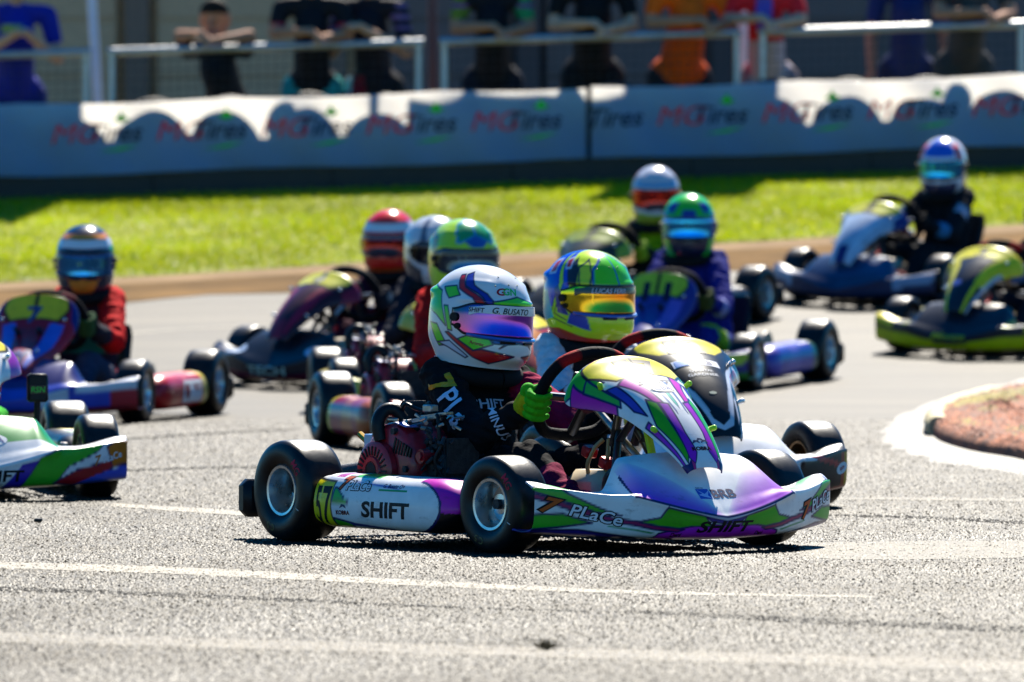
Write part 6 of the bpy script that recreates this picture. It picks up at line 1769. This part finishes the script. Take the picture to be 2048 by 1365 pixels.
# --- pale blue kart far right, blue helmet
K10 = dict(pos=(1.855, 41.93, -35), nose=noseP((0.015, 0.035, 0.10), (0.008, 0.012, 0.03), (0.25, 0.36, 0.55), (0.015, 0.06, 0.16)), hood=hoodP((0.40, 0.50, 0.66), (0.62, 0.58, 0.03), (0.50, 0.60, 0.75), (0.02, 0.02, 0.16)), pod=podP((0.05, 0.12, 0.28), (0.35, 0.45, 0.55)), band=(0.3, 0.2, 0.03), marks=[num('2')], label='pale blue go-kart at the far edge of the track, driver in blue helmet')
def suit10(V, tga, tt, C):
    C[:] = (0.012, 0.014, 0.018); C[(tga == 'shoulder') & (V[:, 2] > 0.47)] = (0.03, 0.09, 0.20); C[(tga == 'fore') & (tt > 0.35) & (tt < 0.75)] = (0.04, 0.18, 0.36); C[(tga == 'arm') & (tt > 0.4) & (tt < 0.6) & (np.abs(V[:, 1]) > 0.15)] = (0.35, 0.38, 0.5)
    return C
S10 = dict(head=(-0.70, 0.0, 0.65), yaw=22, suit=dict(base=BLACK), paint=suit10, glove=(BLACK, BLACK), helmet=hpaint((0.75, 0.76, 0.80), [([(40, 1.05), (-1, 1.05), (-1, 0.42), (36, 0.40)], (0.02, 0.12, 0.65), 0), ([(70, 0.85), (44, 0.8), (42, 0.26), (62, 0.24)], (0.75, 0.04, 0.02), 0), ([(110, -0.1), (94, -0.05), (60, -0.8), (80, -0.9)], (0.50, 0.06, 0.03), 0), ([(40, -0.55), (-1, -0.58), (-1, -1.01), (40, -1.01)], (0.03, 0.04, 0.10), 0)]), visor=vis((0.03, 0.50, 0.85), (0.01, 0.02, 0.25)), label='driver in black suit with blue, white and red helmet at far right')

# --- black and yellow kart cut off at the right edge
def nose11(U, G, V):
    a = np.abs(U); C = np.tile(np.array((0.012, 0.016, 0.03)), (len(U), 1))
    C[(G < 0.58) & (G > 0.05)] = (0.75, 0.64, 0.005); C[(a > 0.72) & (G > 0.72)] = (0.80, 0.66, 0.01)
    C[(np.abs(a - 0.55) < 0.03) & (G > 1.0)] = (0.3, 0.34, 0.02)
    return C
def hood11(Q, T, V):
    a = np.abs(Q); C = np.tile(np.array((0.015, 0.02, 0.035)), (len(Q), 1))
    C[(np.abs(a - 0.62 + 0.1 * T) < 0.10)] = (0.75, 0.66, 0.01); C[(T < 0.62) & (a > 0.42)] = (0.80, 0.68, 0.01); C[(a > 0.86) & (T > 0.4)] = (0.45, 0.5, 0.62); C[(T < 0.32) & (a < 0.5) & (T > 0.05)] = (0.80, 0.70, 0.02)
    return C
K11 = dict(pos=(2.255, 39.0, -30), nose=nose11, hood=hood11, pod=podP((0.02, 0.02, 0.03), (0.5, 0.45, 0.02)), marks=[num('3'), wnose('Monza', (0.375, 0.0, 0.105), 0.034, (0.40, 0.42, 0.02), wide=1.5, shear=0.4), ehood((0.22, -0.03, 0.352), 0.025, 0.02, (0.10, 0.18, 0.55))], label='black and yellow go-kart cut off at the right edge of the picture')
S11 = dict(head=(-0.70, 0.02, 0.64), yaw=10, suit=dict(base=(0.02, 0.02, 0.03)), glove=(BLACK, BLACK), helmet=hpaint((0.05, 0.05, 0.06), [([(90, 0.9), (40, 0.9), (40, 0.3), (90, 0.3)], YELLOW, 0)]), visor=vis((0.03, 0.03, 0.05), (0.01, 0.01, 0.02)), label='driver in black suit in the black and yellow kart')
for K, S in ((K2, S2), (K3, S3), (K4, S4), (K5, S5), (K6, S6), (K7, S7), (K8, S8), (K9, S9), (K10, S10), (K11, S11)):
    k, kb = build_kart(K)
    driver(K, kb, S)
# small black camera on a stalk on the cut-off kart
cm = empty('action_camera'); place(cm, *K3['pos'])
mb = MB(); mb.box((0.02, 0.245, 0.335), (0.02, 0.032, 0.044), ch=0.35); bd = mb.build('camera_body', M_BLKP, cm)
mb = MB(); mb.tube([(0.0, 0.235, 0.062), (0.015, 0.243, 0.18), (0.02, 0.245, 0.295)], 0.010, n=10); mb.build('stalk', M_BLKP, cm)
mb = MB(); mb.box((0.041, 0.245, 0.330), (0.0012, 0.026, 0.013), ch=0.2); mb.build('screen', mat('dark_screen', (0.01, 0.01, 0.012), rough=0.2), cm)
V2, F2 = text2d('RSN', 0.02, 0.1); sc2 = 0.018 / (V2[:, 1].max() - V2[:, 1].min())
nR = 1
link_mesh('lettering', [(0.0435, 0.245 + x * sc2, 0.330 + y * sc2) for x, y in V2], F2, ink((0.05, 0.5, 0.06)), cm, smooth=False)
tag(cm, 'small black box camera on a stalk on the cut-off green kart', 'camera')

# ================================================================== SPECTATORS
SK = (0.46, 0.23, 0.14); SK2 = (0.62, 0.37, 0.25); DK = (0.010, 0.011, 0.016)
def d_blue(V, t, C, J):
    C[(t == 'top') & (V[:, 1] < -0.12) & (np.abs(V[:, 2] - J['ch'][2] - 0.03) < 0.022) & (V[:, 0] < 0.02)] = (0.35, 0.40, 0.08)
    return C
def d_pink(V, t, C, J):
    C[(t == 'sleeve') & (V[:, 2] < J['sh'][2] - 0.10)] = (0.55, 0.02, 0.08); return C
def d_redwing(V, t, C, J):
    m = np.isin(t, ['leg', 'top']) & (V[:, 2] < J['hip'][2] + 0.05)
    C[m & (V[:, 0] < -0.02) & (V[:, 0] > -0.14)] = (0.30, 0.01, 0.03); C[m & (np.abs(V[:, 0] + 0.15) < 0.03)] = (0.55, 0.56, 0.62); return C
def d_stripe(V, t, C, J):
    m = (t == 'sleeve'); C[m & (np.sin(V[:, 2] * 90) > 0.3)] = (0.20, 0.12, 0.28); return C
def d_multi(V, t, C, J):
    m = (t == 'sleeve'); C[m & (V[:, 0] < 0)] = (0.15, 0.22, 0.03); C[m & (V[:, 0] > 0)] = (0.03, 0.28, 0.10); C[m & (np.sin(V[:, 2] * 60) > 0.5)] = (0.20, 0.04, 0.25); return C
def d_white(V, t, C, J):
    C[(t == 'top') & (V[:, 2] < J['hip'][2] + 0.22)] = (0.62, 0.52, 0.56); C[(t == 'top') & (np.abs(V[:, 0]) < 0.05) & (V[:, 2] > J['hip'][2] + 0.3)] = (0.16, 0.10, 0.45)
    C[(t == 'top') & (V[:, 0] < -0.10) & (V[:, 2] < J['hip'][2] + 0.2)] = (0.45, 0.12, 0.16); return C
spectator(30, 51.15, 1.76, (0.015, 0.025, 0.34), (0.012, 0.02, 0.20), SK2, 'spectator in blue shirt and trousers beside the white leaning pole', 'phone', yaw=10, shorts=False, detail=d_blue, w=1.1)
spectator(455, 51.1, 1.44, DK, (0.012, 0.012, 0.014), SK, 'short spectator in black with head showing, beside the white pole', 'lean', yaw=-16, w=1.0)
spectator(625, 51.1, 1.74, DK, (0.03, 0.42, 0.42), SK, 'spectator in black shirt with pink cuffs and teal shorts', 'lean', detail=d_pink)
spectator(745, 51.15, 1.72, (0.015, 0.013, 0.02), (0.012, 0.012, 0.014), SK2, 'spectator in black with a red and white banded hip and striped sleeves', 'phone', yaw=-14, shorts=False, detail=lambda V, t, C, J: d_stripe(V, t, d_redwing(V, t, C, J), J))
spectator(985, 51.1, 1.74, (0.010, 0.010, 0.015), (0.010, 0.012, 0.025), SK, 'spectator in black shirt with green and violet sleeves', 'lean', shorts=False, detail=d_multi)
spectator(1185, 51.1, 1.78, (0.008, 0.008, 0.010), (0.010, 0.010, 0.012), SK2, 'spectator in plain black shirt leaning bare forearms on the railing', 'lean', w=1.08)
spectator(1362, 51.1, 1.72, (0.95, 0.13, 0.006), (0.02, 0.02, 0.025), SK, 'spectator in bright orange shirt leaning on the railing', 'lean', yaw=12, w=1.12)
spectator(1535, 51.1, 1.68, (0.85, 0.02, 0.03), (0.30, 0.24, 0.26), SK2, 'spectator in red and white shirt leaning on the railing', 'lean', yaw=-6, detail=d_white)
spectator(1815, 51.9, 1.74, (0.015, 0.03, 0.13), (0.012, 0.02, 0.07), SK, 'spectator in dark blue standing behind the railing', 'stand', shorts=False)
spectator(1930, 51.15, 1.76, (0.06, 0.055, 0.05), (0.06, 0.055, 0.05), SK, 'spectator in grey brown with bare folded arms at far right', 'lean', yaw=8, shorts=False)
